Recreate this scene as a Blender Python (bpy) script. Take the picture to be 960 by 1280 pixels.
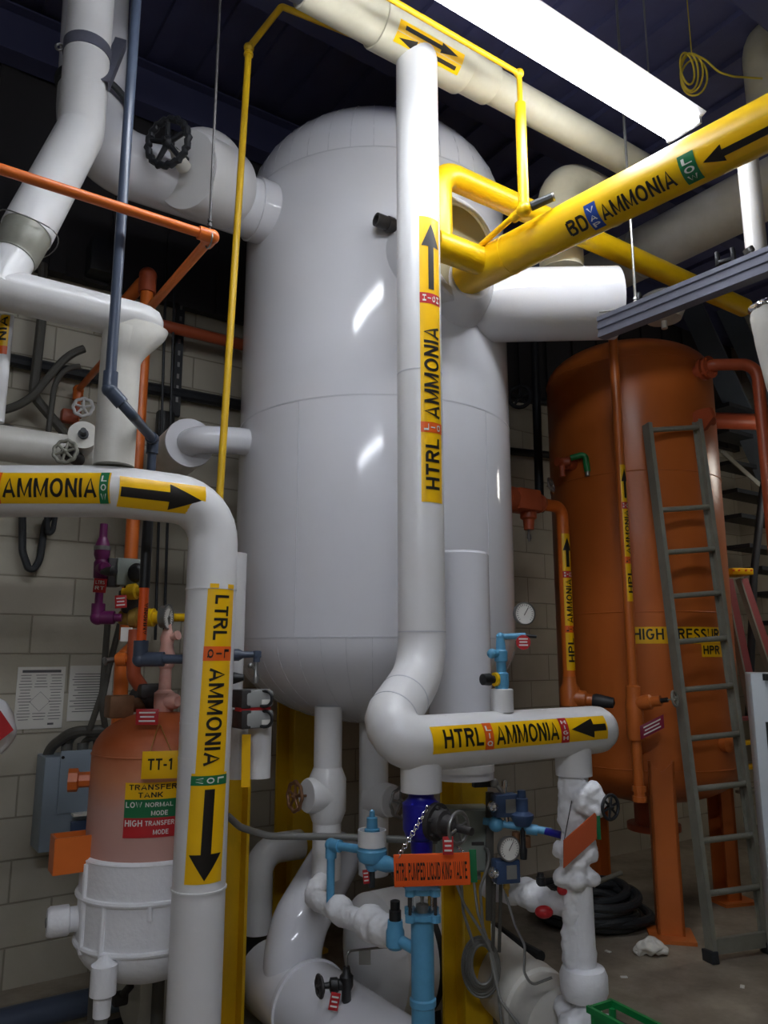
import bpy, bmesh, math, random
from mathutils import Vector as V, Matrix, Euler
random.seed(7)
for o in list(bpy.data.objects): bpy.data.objects.remove(o)
S = bpy.context.scene; COL = S.collection
PI = math.pi
# ------------------------------------------------------------------ camera
F = 961.0; PITCH = math.radians(10.6); CS, SN = math.cos(PITCH), math.sin(PITCH)
CAM = V((0, 0, 1.6))
cd = bpy.data.cameras.new('camera'); cam = bpy.data.objects.new('camera', cd); COL.objects.link(cam)
cam.location = CAM; cam.rotation_euler = (PI/2 + PITCH, 0, 0)
cd.sensor_fit = 'VERTICAL'; cd.sensor_height = 24.0; cd.lens = F/1280*24.0; cd.clip_start = .05
S.camera = cam
# ------------------------------------------------------------------ world, exposure
w = bpy.data.worlds.new('world'); S.world = w; w.use_nodes = True
w.node_tree.nodes['Background'].inputs[0].default_value = (.35, .37, .45, 1)
w.node_tree.nodes['Background'].inputs[1].default_value = .02
S.view_settings.view_transform = 'Standard'; S.view_settings.look = 'None'
S.view_settings.gamma = 1; S.view_settings.use_curve_mapping = False
S.view_settings.exposure = 0.72
LAMP = 18.5          # radiance of the strip lamp tubes
FILL = 26.0          # radiance of the strip lamp behind the photographer
SIDE = 9.0           # radiance of the unseen short lamp placed at the right
# ------------------------------------------------------------------ picture <-> place
YA = math.radians(55.5)
A = V((math.sin(YA), math.cos(YA), 0)); B = V((-math.cos(YA), math.sin(YA), 0)); Z = V((0, 0, 1))
def ray(px, py):
    x = (px-480)/F; k = (640-py)/F
    return V((x, CS-k*SN, SN+k*CS))
def at(px, py, d):
    r = ray(px, py); return CAM + r*(d/r.y)
def plane_z(px, py, z):
    r = ray(px, py); return CAM + r*((z-CAM.z)/r.z)
def proj(p):
    q = V(p)-CAM; zc = q.y*CS+q.z*SN
    return 480+F*q.x/zc, 640-F*(-q.y*SN+q.z*CS)/zc
def on(p0, dr, px):
    q = V(p0)-CAM; k = (px-480)/F
    t = (k*(q.y*CS+q.z*SN)-q.x)/(dr.x-k*(dr.y*CS+dr.z*SN))
    return V(p0)+dr*t
def vz(p, py):
    k = (640-py)/F; ry = p[1]-CAM.y
    return V((p[0], p[1], CAM.z + ry*(k*CS+SN)/(CS-k*SN)))
# ------------------------------------------------------------------ materials
def lin(c):
    return tuple(((v/255)/12.92 if v/255 <= .04045 else ((v/255+.055)/1.055)**2.4) for v in c)+(1,)
MATS = {}
def mat(name, rgb, rough=.5, metal=0, dirt=.12, dirtrgb=None, scale=6, bump=.0, bscale=60, coat=0, emit=0, spec=.5):
    m = bpy.data.materials.new(name); m.use_nodes = True; nt = m.node_tree; N = nt.nodes; L = nt.links
    b = N['Principled BSDF']; b.inputs['Roughness'].default_value = rough; b.inputs['Metallic'].default_value = metal
    b.inputs['Coat Weight'].default_value = coat; b.inputs['Specular IOR Level'].default_value = spec
    base = lin(rgb)
    if dirt > 0:
        tc = N.new('ShaderNodeTexCoord'); n = N.new('ShaderNodeTexNoise'); n.inputs['Scale'].default_value = scale
        n.inputs['Detail'].default_value = 6; n.inputs['Roughness'].default_value = .65
        r = N.new('ShaderNodeValToRGB'); r.color_ramp.elements[0].position = .35; r.color_ramp.elements[1].position = .75
        d = lin(dirtrgb) if dirtrgb else tuple(v*.6 for v in base[:3])+(1,)
        mx = N.new('ShaderNodeMix'); mx.data_type = 'RGBA'
        mx.inputs[6].default_value = base; mx.inputs[7].default_value = d
        ml = N.new('ShaderNodeMath'); ml.operation = 'MULTIPLY'; ml.inputs[1].default_value = dirt
        L.new(tc.outputs['Object'], n.inputs['Vector']); L.new(n.outputs['Fac'], r.inputs['Fac'])
        L.new(r.outputs['Color'], ml.inputs[0]); L.new(ml.outputs[0], mx.inputs[0]); L.new(mx.outputs[2], b.inputs['Base Color'])
        if bump:
            n2 = N.new('ShaderNodeTexNoise'); n2.inputs['Scale'].default_value = bscale; n2.inputs['Detail'].default_value = 4
            bp = N.new('ShaderNodeBump'); bp.inputs['Strength'].default_value = bump; bp.inputs['Distance'].default_value = .01
            L.new(tc.outputs['Object'], n2.inputs['Vector']); L.new(n2.outputs['Fac'], bp.inputs['Height']); L.new(bp.outputs['Normal'], b.inputs['Normal'])
    else:
        b.inputs['Base Color'].default_value = base
    if emit:
        b.inputs['Emission Color'].default_value = base; b.inputs['Emission Strength'].default_value = emit
    MATS[name] = m; return m
M = MATS
mat('jacket_gloss', (222, 223, 228), .1, dirt=.06, bump=.012, bscale=7)
mat('jacket', (224, 224, 224), .3, dirt=.10, dirtrgb=(165, 158, 145), scale=5, bump=.01, bscale=12)
mat('jacket_old', (214, 212, 204), .38, dirt=.3, dirtrgb=(150, 146, 132), scale=7, bump=.02, bscale=14)
mat('cream', (205, 200, 178), .5, dirt=.3, dirtrgb=(160, 152, 128), scale=9, bump=.03, bscale=20)
mat('seam', (194, 196, 202), .5, dirt=0)
mat('frost', (240, 241, 244), .8, dirt=.08, bump=.3, bscale=45, spec=.2)
mat('yellow', (236, 190, 8), .34, dirt=.14, dirtrgb=(176, 132, 10), scale=5, bump=.015, bscale=20)
mat('yellow_dull', (220, 176, 18), .45, dirt=.25, dirtrgb=(110, 88, 20), scale=6, bump=.03, bscale=30)
mat('label_yellow', (244, 190, 4), .36, dirt=.05)
mat('label_orange', (232, 96, 24), .4, dirt=0)
mat('label_red', (186, 34, 40), .4, dirt=0)
mat('label_green', (18, 112, 66), .4, dirt=0)
mat('label_blue', (30, 72, 160), .4, dirt=0)
mat('ink', (20, 16, 14), .45, dirt=0)
mat('ink_white', (226, 226, 220), .45, dirt=0)
mat('orange', (220, 112, 40), .36, dirt=.22, dirtrgb=(166, 76, 26), scale=4, bump=.02, bscale=14)
mat('tank_orange', (198, 106, 44), .33, dirt=.2, dirtrgb=(158, 76, 30), scale=2.2, bump=.015, bscale=5)
mat('red_orange', (180, 84, 50), .4, dirt=.25, scale=8)
mat('sky_blue', (92, 162, 200), .4, dirt=.3, dirtrgb=(52, 104, 140), scale=14, bump=.03, bscale=50)
mat('deep_blue', (26, 26, 150), .35, dirt=.25, dirtrgb=(16, 14, 90), scale=14, bump=.03, bscale=50)
mat('steel_blue', (48, 70, 104), .4, dirt=.3, scale=12)
mat('tag_maroon', (132, 24, 56), .4, dirt=.1)
mat('sign_dull', (186, 84, 44), .5, dirt=.15)
mat('purple', (112, 28, 92), .38, dirt=.3, dirtrgb=(66, 22, 60), scale=14, bump=.04, bscale=50)
mat('pink', (214, 168, 156), .5, dirt=.4, dirtrgb=(196, 110, 84), scale=16, bump=.08, bscale=50)
mat('pvc', (72, 82, 100), .3, dirt=.12, scale=12)
mat('black', (22, 23, 25), .42, dirt=.15, dirtrgb=(50, 50, 50), scale=20)
mat('rubber', (38, 42, 46), .5, dirt=.25, dirtrgb=(70, 72, 72), scale=10)
mat('iron', (74, 72, 72), .5, metal=.5, dirt=.4, dirtrgb=(40, 36, 34), scale=20, bump=.06, bscale=50)
mat('rust', (128, 92, 64), .55, metal=.4, dirt=.4, dirtrgb=(84, 54, 36), scale=24)
mat('steel', (150, 150, 148), .34, metal=.85, dirt=.3, scale=14)
mat('galv', (112, 114, 128), .45, metal=.35, dirt=.3, dirtrgb=(84, 84, 96), scale=14)
mat('chrome', (220, 220, 222), .14, metal=1, dirt=0)
mat('alum', (148, 148, 136), .42, metal=.12, dirt=.35, dirtrgb=(92, 92, 82), scale=10)
mat('box_grey', (136, 150, 162), .42, dirt=.12, scale=7)
mat('box_green_grey', (142, 150, 142), .42, dirt=.15, scale=7)
mat('conduit', (126, 126, 122), .42, metal=.2, dirt=.2, scale=14)
mat('conduit_dark', (82, 80, 74), .5, dirt=.3, scale=14)
mat('dark_steel', (40, 42, 46), .5, metal=.2, dirt=.3, scale=8)
mat('stair_steel', (96, 104, 112), .5, metal=.2, dirt=.25, scale=8)
mat('brass', (180, 146, 70), .4, metal=.5, dirt=.3, scale=20)
mat('paper', (222, 220, 212), .7, dirt=.08)
mat('paper_ink', (90, 90, 92), .7, dirt=0)
mat('fibreglass_red', (150, 74, 76), .5, dirt=.2, scale=10)
mat('green', (14, 128, 62), .4, dirt=.2, scale=10)
mat('clear_cover', (150, 152, 150), .15, dirt=.1)
mat('sign_orange', (240, 92, 20), .45, dirt=.04)
mat('rope', (214, 190, 60), .6, dirt=.2, scale=30)
mat('white_plastic', (226, 226, 226), .4, dirt=.05)
mat('cabinet_white', (196, 204, 208), .4, dirt=.08)
mat('olive', (150, 142, 112), .6, dirt=.2)
mat('tube', (245, 249, 255), .5, dirt=0, emit=LAMP)
mat('tube_far', (240, 245, 255), .5, dirt=0, emit=FILL)
mat('tube_side', (255, 250, 240), .5, dirt=0, emit=SIDE)
mat('enamel', (225, 225, 228), .35, dirt=.05)
g = bpy.data.materials.new('glass'); g.use_nodes = True
g.node_tree.nodes['Principled BSDF'].inputs['Transmission Weight'].default_value = 1
g.node_tree.nodes['Principled BSDF'].inputs['Roughness'].default_value = .03
g.node_tree.nodes['Principled BSDF'].inputs['Base Color'].default_value = (.92, .95, .95, 1)
M['glass'] = g
def block_mat():
    m = bpy.data.materials.new('painted_block'); m.use_nodes = True; nt = m.node_tree; N = nt.nodes; L = nt.links
    b = N['Principled BSDF']; b.inputs['Roughness'].default_value = .6
    tc = N.new('ShaderNodeTexCoord'); br = N.new('ShaderNodeTexBrick')
    br.inputs['Scale'].default_value = 1; br.inputs['Brick Width'].default_value = .406; br.inputs['Row Height'].default_value = .203
    br.inputs['Mortar Size'].default_value = .006; br.inputs['Mortar Smooth'].default_value = .6; br.offset = .5
    br.inputs['Color1'].default_value = lin((190, 184, 168)); br.inputs['Color2'].default_value = lin((182, 177, 160)); br.inputs['Mortar'].default_value = lin((150, 144, 128))
    n = N.new('ShaderNodeTexNoise'); n.inputs['Scale'].default_value = 2.2; n.inputs['Detail'].default_value = 8
    mx = N.new('ShaderNodeMix'); mx.data_type = 'RGBA'; mx.blend_type = 'MULTIPLY'; mx.inputs[0].default_value = .45
    r = N.new('ShaderNodeValToRGB'); r.color_ramp.elements[0].position = .3; r.color_ramp.elements[0].color = (.55, .5, .43, 1); r.color_ramp.elements[1].position = .62
    n2 = N.new('ShaderNodeTexNoise'); n2.inputs['Scale'].default_value = 70
    ad = N.new('ShaderNodeMath'); ad.operation = 'MULTIPLY_ADD'; ad.inputs[1].default_value = .12
    bp = N.new('ShaderNodeBump'); bp.inputs['Strength'].default_value = .6; bp.inputs['Distance'].default_value = .006
    inv = N.new('ShaderNodeMath'); inv.operation = 'SUBTRACT'; inv.inputs[0].default_value = 1
    L.new(tc.outputs['Object'], br.inputs['Vector']); L.new(tc.outputs['Object'], n.inputs['Vector']); L.new(tc.outputs['Object'], n2.inputs['Vector'])
    L.new(n.outputs['Fac'], r.inputs['Fac']); L.new(br.outputs['Color'], mx.inputs[6]); L.new(r.outputs['Color'], mx.inputs[7]); L.new(mx.outputs[2], b.inputs['Base Color'])
    L.new(br.outputs['Fac'], inv.inputs[1]); L.new(n2.outputs['Fac'], ad.inputs[0]); L.new(inv.outputs[0], ad.inputs[2]); L.new(ad.outputs[0], bp.inputs['Height']); L.new(bp.outputs['Normal'], b.inputs['Normal'])
    return m
M['block'] = block_mat()
def floor_mat():
    m = bpy.data.materials.new('stained_concrete'); m.use_nodes = True; nt = m.node_tree; N = nt.nodes; L = nt.links
    b = N['Principled BSDF']; b.inputs['Roughness'].default_value = .55
    tc = N.new('ShaderNodeTexCoord'); n = N.new('ShaderNodeTexNoise'); n.inputs['Scale'].default_value = 1.6; n.inputs['Detail'].default_value = 9; n.inputs['Roughness'].default_value = .7
    r = N.new('ShaderNodeValToRGB'); e = r.color_ramp.elements; e[0].position = .32; e[0].color = lin((92, 83, 71)); e[1].position = .68; e[1].color = lin((164, 153, 136))
    n2 = N.new('ShaderNodeTexNoise'); n2.inputs['Scale'].default_value = 40; bp = N.new('ShaderNodeBump'); bp.inputs['Strength'].default_value = .2; bp.inputs['Distance'].default_value = .004
    L.new(tc.outputs['Object'], n.inputs['Vector']); L.new(n.outputs['Fac'], r.inputs['Fac']); L.new(r.outputs['Color'], b.inputs['Base Color'])
    L.new(tc.outputs['Object'], n2.inputs['Vector']); L.new(n2.outputs['Fac'], bp.inputs['Height']); L.new(bp.outputs['Normal'], b.inputs['Normal'])
    return m
M['floor'] = floor_mat()
mat('ceiling', (96, 98, 140), .6, dirt=.4, dirtrgb=(60, 60, 92), scale=3)
mat('upper_wall_dark', (44, 42, 44), .6, dirt=.3)
mat('joist', (70, 72, 104), .5, dirt=.2)
def frost_tank_mat(z0, z1):
    """orange paint under a growing film of frost: bare at the top, white below"""
    m = bpy.data.materials.new('frosted_orange'); m.use_nodes = True; nt = m.node_tree; N = nt.nodes; L = nt.links
    b = N['Principled BSDF']; b.inputs['Roughness'].default_value = .55
    tc = N.new('ShaderNodeNewGeometry'); sp = N.new('ShaderNodeSeparateXYZ'); n = N.new('ShaderNodeTexNoise'); n.inputs['Scale'].default_value = 9; n.inputs['Detail'].default_value = 6
    mr = N.new('ShaderNodeMapRange'); mr.inputs[1].default_value = z0; mr.inputs[2].default_value = z1
    ad = N.new('ShaderNodeMath'); ad.operation = 'MULTIPLY_ADD'; ad.inputs[1].default_value = .22
    sb = N.new('ShaderNodeMath'); sb.operation = 'SUBTRACT'; sb.inputs[1].default_value = .11
    r = N.new('ShaderNodeValToRGB'); e = r.color_ramp.elements
    e[0].position = 0; e[0].color = lin((196, 152, 142)); e[1].position = 1; e[1].color = lin((168, 80, 32))
    q = e.new(.45); q.color = lin((192, 148, 136)); q = e.new(.72); q.color = lin((198, 128, 92))
    L.new(tc.outputs['Position'], sp.inputs[0]); L.new(tc.outputs['Position'], n.inputs['Vector']); L.new(sp.outputs['Z'], mr.inputs[0])
    L.new(n.outputs['Fac'], ad.inputs[0]); L.new(mr.outputs[0], ad.inputs[2]); L.new(ad.outputs[0], sb.inputs[0]); L.new(sb.outputs[0], r.inputs['Fac']); L.new(r.outputs['Color'], b.inputs['Base Color'])
    return m
# ------------------------------------------------------------------ mesh builder
def frame(d):
    d = V(d).normalized(); u = V((0, 0, 1)) if abs(d.z) < .95 else V((1, 0, 0))
    x = u.cross(d).normalized(); return x, d.cross(x).normalized(), d
class MB:
    def __init__(s): s.b = bmesh.new()
    def ring(s, c, x, y, r, n): return [s.b.verts.new(c + x*(r*math.cos(2*PI*i/n)) + y*(r*math.sin(2*PI*i/n))) for i in range(n)]
    def skin(s, r0, r1):
        n = len(r0)
        for i in range(n): s.b.faces.new((r0[i], r0[(i+1) % n], r1[(i+1) % n], r1[i]))
    def cyl(s, p0, p1, r0, r1=None, n=24, cap=True):
        p0, p1 = V(p0), V(p1); r1 = r0 if r1 is None else r1; x, y, d = frame(p1-p0)
        a = s.ring(p0, x, y, r0, n); c = s.ring(p1, x, y, r1, n); s.skin(a, c)
        if cap: s.b.faces.new(a[::-1]); s.b.faces.new(c)
        return s
    def lathe(s, o, d, prof, n=32):
        """prof: [(distance along d, radius)]"""
        o = V(o); x, y, d = frame(d); prev = None
        for t, r in prof:
            if r < 1e-5: cur = [s.b.verts.new(o+d*t)]
            else: cur = s.ring(o+d*t, x, y, r, n)
            if prev:
                if len(prev) == 1 and len(cur) > 1:
                    for i in range(n): s.b.faces.new((prev[0], cur[(i+1) % n], cur[i]))
                elif len(cur) == 1 and len(prev) > 1:
                    for i in range(n): s.b.faces.new((prev[i], prev[(i+1) % n], cur[0]))
                elif len(cur) > 1: s.skin(prev, cur)
            elif len(cur) > 1: s.b.faces.new(cur[::-1])
            prev = cur
        if len(prev) > 1: s.b.faces.new(prev)
        return s
    def path(s, pts, bend, seg=7):
        pts = [V(p) for p in pts]; out = [pts[0]]
        for i in range(1, len(pts)-1):
            a = (pts[i-1]-pts[i]); c = (pts[i+1]-pts[i]); la, lc = a.length, c.length; a.normalize(); c.normalize()
            ang = a.angle(c)
            if ang > PI-.02: out.append(pts[i]); continue
            bd = bend[i] if isinstance(bend, dict) and i in bend else (bend if not isinstance(bend, dict) else bend[0])
            t = min(bd/math.tan(ang/2), .49*la if i > 1 else .95*la, .49*lc if i < len(pts)-2 else .95*lc)
            p, q = pts[i]+a*t, pts[i]+c*t; R = t*math.tan(ang/2)
            ce = pts[i] + (a+c).normalized()*(R/math.sin(ang/2))
            u, v = p-ce, q-ce; th = u.angle(v)
            for k in range(seg+1):
                f = k/seg; out.append(ce + (u*math.sin((1-f)*th)+v*math.sin(f*th))/math.sin(th))
        out.append(pts[-1]); return out
    def tube(s, pts, r, bend=None, n=20, cap=True, seg=7, closed=False):
        P = s.path(pts, bend if bend is not None else r*2, seg) if not closed else [V(p) for p in pts]
        Q = [P[0]]
        for p in P[1:]:
            if (p-Q[-1]).length > 1e-5: Q.append(p)
        P = Q; m = len(P); rr = r if isinstance(r, (list, tuple)) else [r]*m
        T = []
        for i in range(m):
            a = P[(i-1) % m] if (closed or i > 0) else P[i]; c = P[(i+1) % m] if (closed or i < m-1) else P[i]
            T.append((c-a).normalized())
        x, y, _ = frame(T[0]); R = []
        for i in range(m):
            x = (x - T[i]*x.dot(T[i])).normalized(); y = T[i].cross(x); R.append(s.ring(P[i], x, y, rr[i], n))
        for i in range(m-1): s.skin(R[i], R[i+1])
        if closed: 
            # match closest start
            k = min(range(n), key=lambda j: (R[0][j].co-R[-1][0].co).length)
            s.skin(R[-1], R[0][k:]+R[0][:k])
        elif cap: s.b.faces.new(R[0][::-1]); s.b.faces.new(R[-1])
        return s
    def torus(s, c, d, R, r, n=40, m=10):
        x, y, d = frame(d); c = V(c)
        return s.tube([c+x*(R*math.cos(2*PI*i/n))+y*(R*math.sin(2*PI*i/n)) for i in range(n)], r, n=m, closed=True)
    def box(s, c, size, ax=None, bev=0):
        x, y, z = ax if ax else (V((1, 0, 0)), V((0, 1, 0)), V((0, 0, 1))); c = V(c); vs = []
        for i in (-1, 1):
            for j in (-1, 1):
                for k in (-1, 1): vs.append(s.b.verts.new(c+x*(i*size[0]/2)+y*(j*size[1]/2)+z*(k*size[2]/2)))
        fs = [s.b.faces.new([vs[i] for i in q]) for q in ((0, 1, 3, 2), (4, 6, 7, 5), (0, 4, 5, 1), (2, 3, 7, 6), (0, 2, 6, 4), (1, 5, 7, 3))]
        if bev:
            es = {e for f in fs for e in f.edges}
            bmesh.ops.bevel(s.b, geom=list(es), offset=bev, segments=2, affect='EDGES', profile=.5)
        return s
    def bar(s, p0, p1, wd, th, up=Z, bev=0):
        p0, p1 = V(p0), V(p1); d = (p1-p0); L = d.length; d.normalize(); x = V(up).cross(d).normalized(); y = d.cross(x)
        return s.box((p0+p1)/2, (wd, th, L), (x, y, d), bev)
    def ball(s, c, r, sc=(1, 1, 1), sub=3):
        mt = Matrix.Translation(V(c)) @ Matrix.Diagonal((sc[0], sc[1], sc[2], 1))
        bmesh.ops.create_icosphere(s.b, subdivisions=sub, radius=r, matrix=mt); return s
    def prism(s, poly, o, x, y, h):
        """poly in (x,y) at o, pushed h along x cross y"""
        z = x.cross(y).normalized(); a = [s.b.verts.new(o+x*p[0]+y*p[1]) for p in poly]; c = [s.b.verts.new(v.co+z*h) for v in a]; n = len(a)
        s.b.faces.new(a[::-1]); s.b.faces.new(c)
        for i in range(n): s.b.faces.new((a[i], a[(i+1) % n], c[(i+1) % n], c[i]))
        return s
    def build(s, name, m, parent=None, smooth=35, origin=None):
        bmesh.ops.recalc_face_normals(s.b, faces=s.b.faces[:])
        o = V(origin) if origin is not None else (wloc(parent) if parent else V((0, 0, 0)))
        if parent is None and origin is None:
            zs = [v.co for v in s.b.verts]; lo = min(v.z for v in zs)
            o = V((sum(v.x for v in zs)/len(zs), sum(v.y for v in zs)/len(zs), lo))
        if parent is not None: o = wloc(parent)
        for v in s.b.verts: v.co -= o
        me = bpy.data.meshes.new(name); s.b.to_mesh(me); s.b.free()
        for p in me.polygons: p.use_smooth = True
        me.set_sharp_from_angle(angle=math.radians(smooth))
        me.materials.append(M[m] if isinstance(m, str) else m)
        ob = bpy.data.objects.new(name, me); COL.objects.link(ob)
        if parent is not None: ob.parent = parent
        else: ob.location = o
        return ob
def wloc(o):
    p = V(o.location); 
    while o.parent: o = o.parent; p = p+V(o.location)
    return p
def tag(o, label=None, cat=None, group=None, kind=None):
    if label: o['label'] = label
    if cat: o['category'] = cat
    if group: o['group'] = group
    if kind: o['kind'] = kind
    return o
def thing(name, label, cat, loc, group=None):
    o = bpy.data.objects.new(name, None); COL.objects.link(o); o.location = V(loc); o.empty_display_size = .1
    return tag(o, label, cat, group)
# ------------------------------------------------------------------ lettering and labels
def arc(cx, cy, rx, ry, a0, a1, n=10):
    return [(cx+rx*math.cos(math.radians(a0+(a1-a0)*i/n)), cy+ry*math.sin(math.radians(a0+(a1-a0)*i/n))) for i in range(n+1)]
ST = .172; SH = ST/2
def glyphs():
    q = SH; g = {}
    g['A'] = (.76, [[(q*.7, 0), (.38, 1-q*.4), (.76-q*.7, 0)], [(.2, .3), (.56, .3)]])
    g['B'] = (.68, [[(q, q), (q, 1-q)], [(q, 1-q), (.4, 1-q)] + arc(.4, .755, .2, .245-q, 90, -90) + [(q, .51)], [(.4, .51)] + arc(.4, .255+q/2, .68-q-.4, .255-q/2, 90, -90) + [(q, q)]])
    g['C'] = (.72, [arc(.38, .5, .38-q, .5-q, 50, 310, 18)])
    g['D'] = (.72, [[(q, q), (q, 1-q), (.34, 1-q)] + arc(.34, .5, .38-q, .5-q, 90, -90, 12) + [(.34, q), (0, q)]])
    g['E'] = (.62, [[(q, 0), (q, 1)], [(q, 1-q), (.62, 1-q)], [(q, .52), (.57, .52)], [(q, q), (.62, q)]])
    g['F'] = (.58, [[(q, 0), (q, 1)], [(q, 1-q), (.58, 1-q)], [(q, .5), (.53, .5)]])
    g['G'] = (.76, [arc(.38, .5, .38-q, .5-q, 48, 320, 18) + [(.76-q, .46), (.42, .46)]])
    g['H'] = (.7, [[(q, 0), (q, 1)], [(.7-q, 0), (.7-q, 1)], [(q, .52), (.7-q, .52)]])
    g['I'] = (ST, [[(q, 0), (q, 1)]])
    g['J'] = (.54, [[(.54-q, 1), (.54-q, .3)] + arc(.27, .3, .27-q, .3-q, 0, -180)])
    g['K'] = (.72, [[(q, 0), (q, 1)], [(q, .32), (.62, 1)], [(.26, .52), (.64, 0)]])
    g['L'] = (.58, [[(q, 1), (q, q), (.58, q)]])
    g['M'] = (.86, [[(q, 0), (q, 1)], [(.86-q, 0), (.86-q, 1)], [(q*1.1, .95), (.43, .1), (.86-q*1.1, .95)]])
    g['N'] = (.7, [[(q, 0), (q, 1)], [(.7-q, 0), (.7-q, 1)], [(q*1.2, .93), (.7-q*1.2, .07)]])
    o = arc(.4, .5, .4-q, .5-q, 0, 360, 24)
    g['O'] = (.8, [o]); g['0'] = g['O']; g['Q'] = (.8, [o, [(.46, .26), (.74, 0)]])
    g['P'] = (.66, [[(q, 0), (q, 1-q), (.38, 1-q)] + arc(.38, .72, .28-q, .28-q, 90, -90) + [(q, .44+q)]])
    g['R'] = (.7, [[(q, 0), (q, 1-q), (.4, 1-q)] + arc(.4, .73, .28-q, .27-q, 90, -90) + [(q, .46+q)], [(.36, .5), (.63, 0)]])
    g['S'] = (.66, [arc(.33, .74, .31-q, .26-q, 25, 250, 12) + arc(.33, .27, .33-q, .27-q, 75, -160, 12)])
    g['T'] = (.64, [[(0, 1-q), (.64, 1-q)], [(.32, 0), (.32, 1)]])
    g['U'] = (.7, [[(q, 1), (q, .34)] + arc(.35, .34, .35-q, .34-q, 180, 360, 12) + [(.7-q, 1)]])
    g['V'] = (.72, [[(q*.7, 1), (.36, q*.4), (.72-q*.7, 1)]])
    g['W'] = (.98, [[(q*.7, 1), (.27, .06), (.49, .9), (.71, .06), (.98-q*.7, 1)]])
    g['X'] = (.7, [[(q, 0), (.7-q, 1)], [(q, 1), (.7-q, 0)]]); g['Y'] = (.7, [[(q, 1), (.35, .45), (.7-q, 1)], [(.35, .5), (.35, 0)]])
    g['Z'] = (.64, [[(0, 1-q), (.56, 1-q), (.08, q), (.64, q)]])
    g['1'] = (.36, [[(.05, .78), (.28, .95)], [(.28, 0), (.28, 1)]]); g['-'] = (.34, [[(0, .42), (.34, .42)]]); g['2'] = g['Z']
    return g
GL = glyphs()
def text_bm(s):
    b = bmesh.new(); x = 0
    for ch in s:
        if ch == ' ': x += .36; continue
        wd, lines = GL[ch]
        for ln in lines:
            n = len(ln); L, R = [], []
            closed = n > 3 and abs(ln[0][0]-ln[-1][0])+abs(ln[0][1]-ln[-1][1]) < 1e-6
            for i in range(n):
                a = ln[i-1] if i else (ln[-2] if closed else None); c = ln[i+1] if i < n-1 else (ln[1] if closed else None)
                def nrm(p, r):
                    dx, dy = r[0]-p[0], r[1]-p[1]; l = math.hypot(dx, dy) or 1; return (-dy/l, dx/l)
                ns = [nrm(a, ln[i])] if a else []
                if c: ns.append(nrm(ln[i], c))
                nx, ny = sum(v[0] for v in ns)/len(ns), sum(v[1] for v in ns)/len(ns); l2 = nx*nx+ny*ny
                k = SH/max(l2, .45)
                L.append(b.verts.new((x+ln[i][0]+nx*k, ln[i][1]+ny*k, 0))); R.append(b.verts.new((x+ln[i][0]-nx*k, ln[i][1]-ny*k, 0)))
            for i in range(n-1): b.faces.new((R[i], R[i+1], L[i+1], L[i]))
        x += wd+.13
    return b
def fit(b, u0, u1, v0, v1):
    xs = [v.co.x for v in b.verts]; ys = [v.co.y for v in b.verts]; a, c, d, e = min(xs), max(xs), min(ys), max(ys)
    for v in b.verts: v.co = V((u0+(v.co.x-a)/(c-a)*(u1-u0), v0+(v.co.y-d)/(e-d)*(v1-v0), 0))
    return b
def poly_bm(pts):
    b = bmesh.new(); b.faces.new([b.verts.new((x, y, 0)) for x, y in pts]); return b
def rect_bm(u0, u1, v0, v1): return poly_bm([(u0, v0), (u1, v0), (u1, v1), (u0, v1)])
def arrow_bm(u0, u1, vc, sh, hd, hl):
    s = 1 if u1 > u0 else -1; k = u1-s*hl
    return poly_bm([(u0, vc-sh), (k, vc-sh), (k, vc-hd), (u1, vc), (k, vc+hd), (k, vc+sh), (u0, vc+sh)])
def stack_bm(s, u0, u1, v0, v1):
    """letters one under the other"""
    n = len(s); h = (v1-v0)/n; out = bmesh.new()
    for i, ch in enumerate(s):
        t = text_bm(ch); top = v1-i*h
        mid = (u0+u1)/2; wd = (u1-u0)/2*(.11 if ch == 'I' else .62)
        fit(t, mid-wd, mid+wd, top-h*.85, top-h*.15)
        me = bpy.data.meshes.new('t'); t.to_mesh(me); t.free(); out.from_mesh(me); bpy.data.meshes.remove(me)
    return out
def press(b, f, h, name, m, parent, step=.012, both=False):
    """lay a flat figure onto a surface f(u, v, height)"""
    xs = [v.co.x for v in b.verts]; ys = [v.co.y for v in b.verts]
    for ax, lo, hi in ((1, min(ys), max(ys)),) + (((0, min(xs), max(xs)),) if both else ()):
        k = lo+step
        while k < hi:
            co = V((0, 0, 0)); co[ax] = k; no = V((0, 0, 0)); no[ax] = 1
            bmesh.ops.bisect_plane(b, geom=b.verts[:]+b.edges[:]+b.faces[:], plane_co=co, plane_no=no, dist=1e-6); k += step
    for v in b.verts: v.co = f(v.co.x, v.co.y, h)
    mb = MB(); mb.b.free(); mb.b = b
    return mb.build(name, m, parent, smooth=60)
def wrap(p0, axis, face, r, twist=0):
    axis = V(axis).normalized(); face = (V(face)-axis*V(face).dot(axis)).normalized(); side = face.cross(axis)
    def f(u, v, h):
        a = v/r + twist*u
        return V(p0)+axis*u+(face*math.cos(a)+side*math.sin(a))*(r+h)
    return f
def flat(p0, ux, uy):
    ux, uy = V(ux).normalized(), V(uy).normalized(); n = ux.cross(uy)
    return lambda u, v, h: V(p0)+ux*u+uy*v+n*h
def toward(p, axis, ang=0):
    axis = V(axis).normalized(); t = CAM-V(p); t = (t-axis*t.dot(axis)).normalized()
    return Matrix.Rotation(math.radians(ang), 3, axis) @ t
def seam(mb, p, d, r, wdt=.006, h=.002): return mb.cyl(V(p)-V(d).normalized()*wdt/2, V(p)+V(d).normalized()*wdt/2, r+h, n=96)
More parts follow.
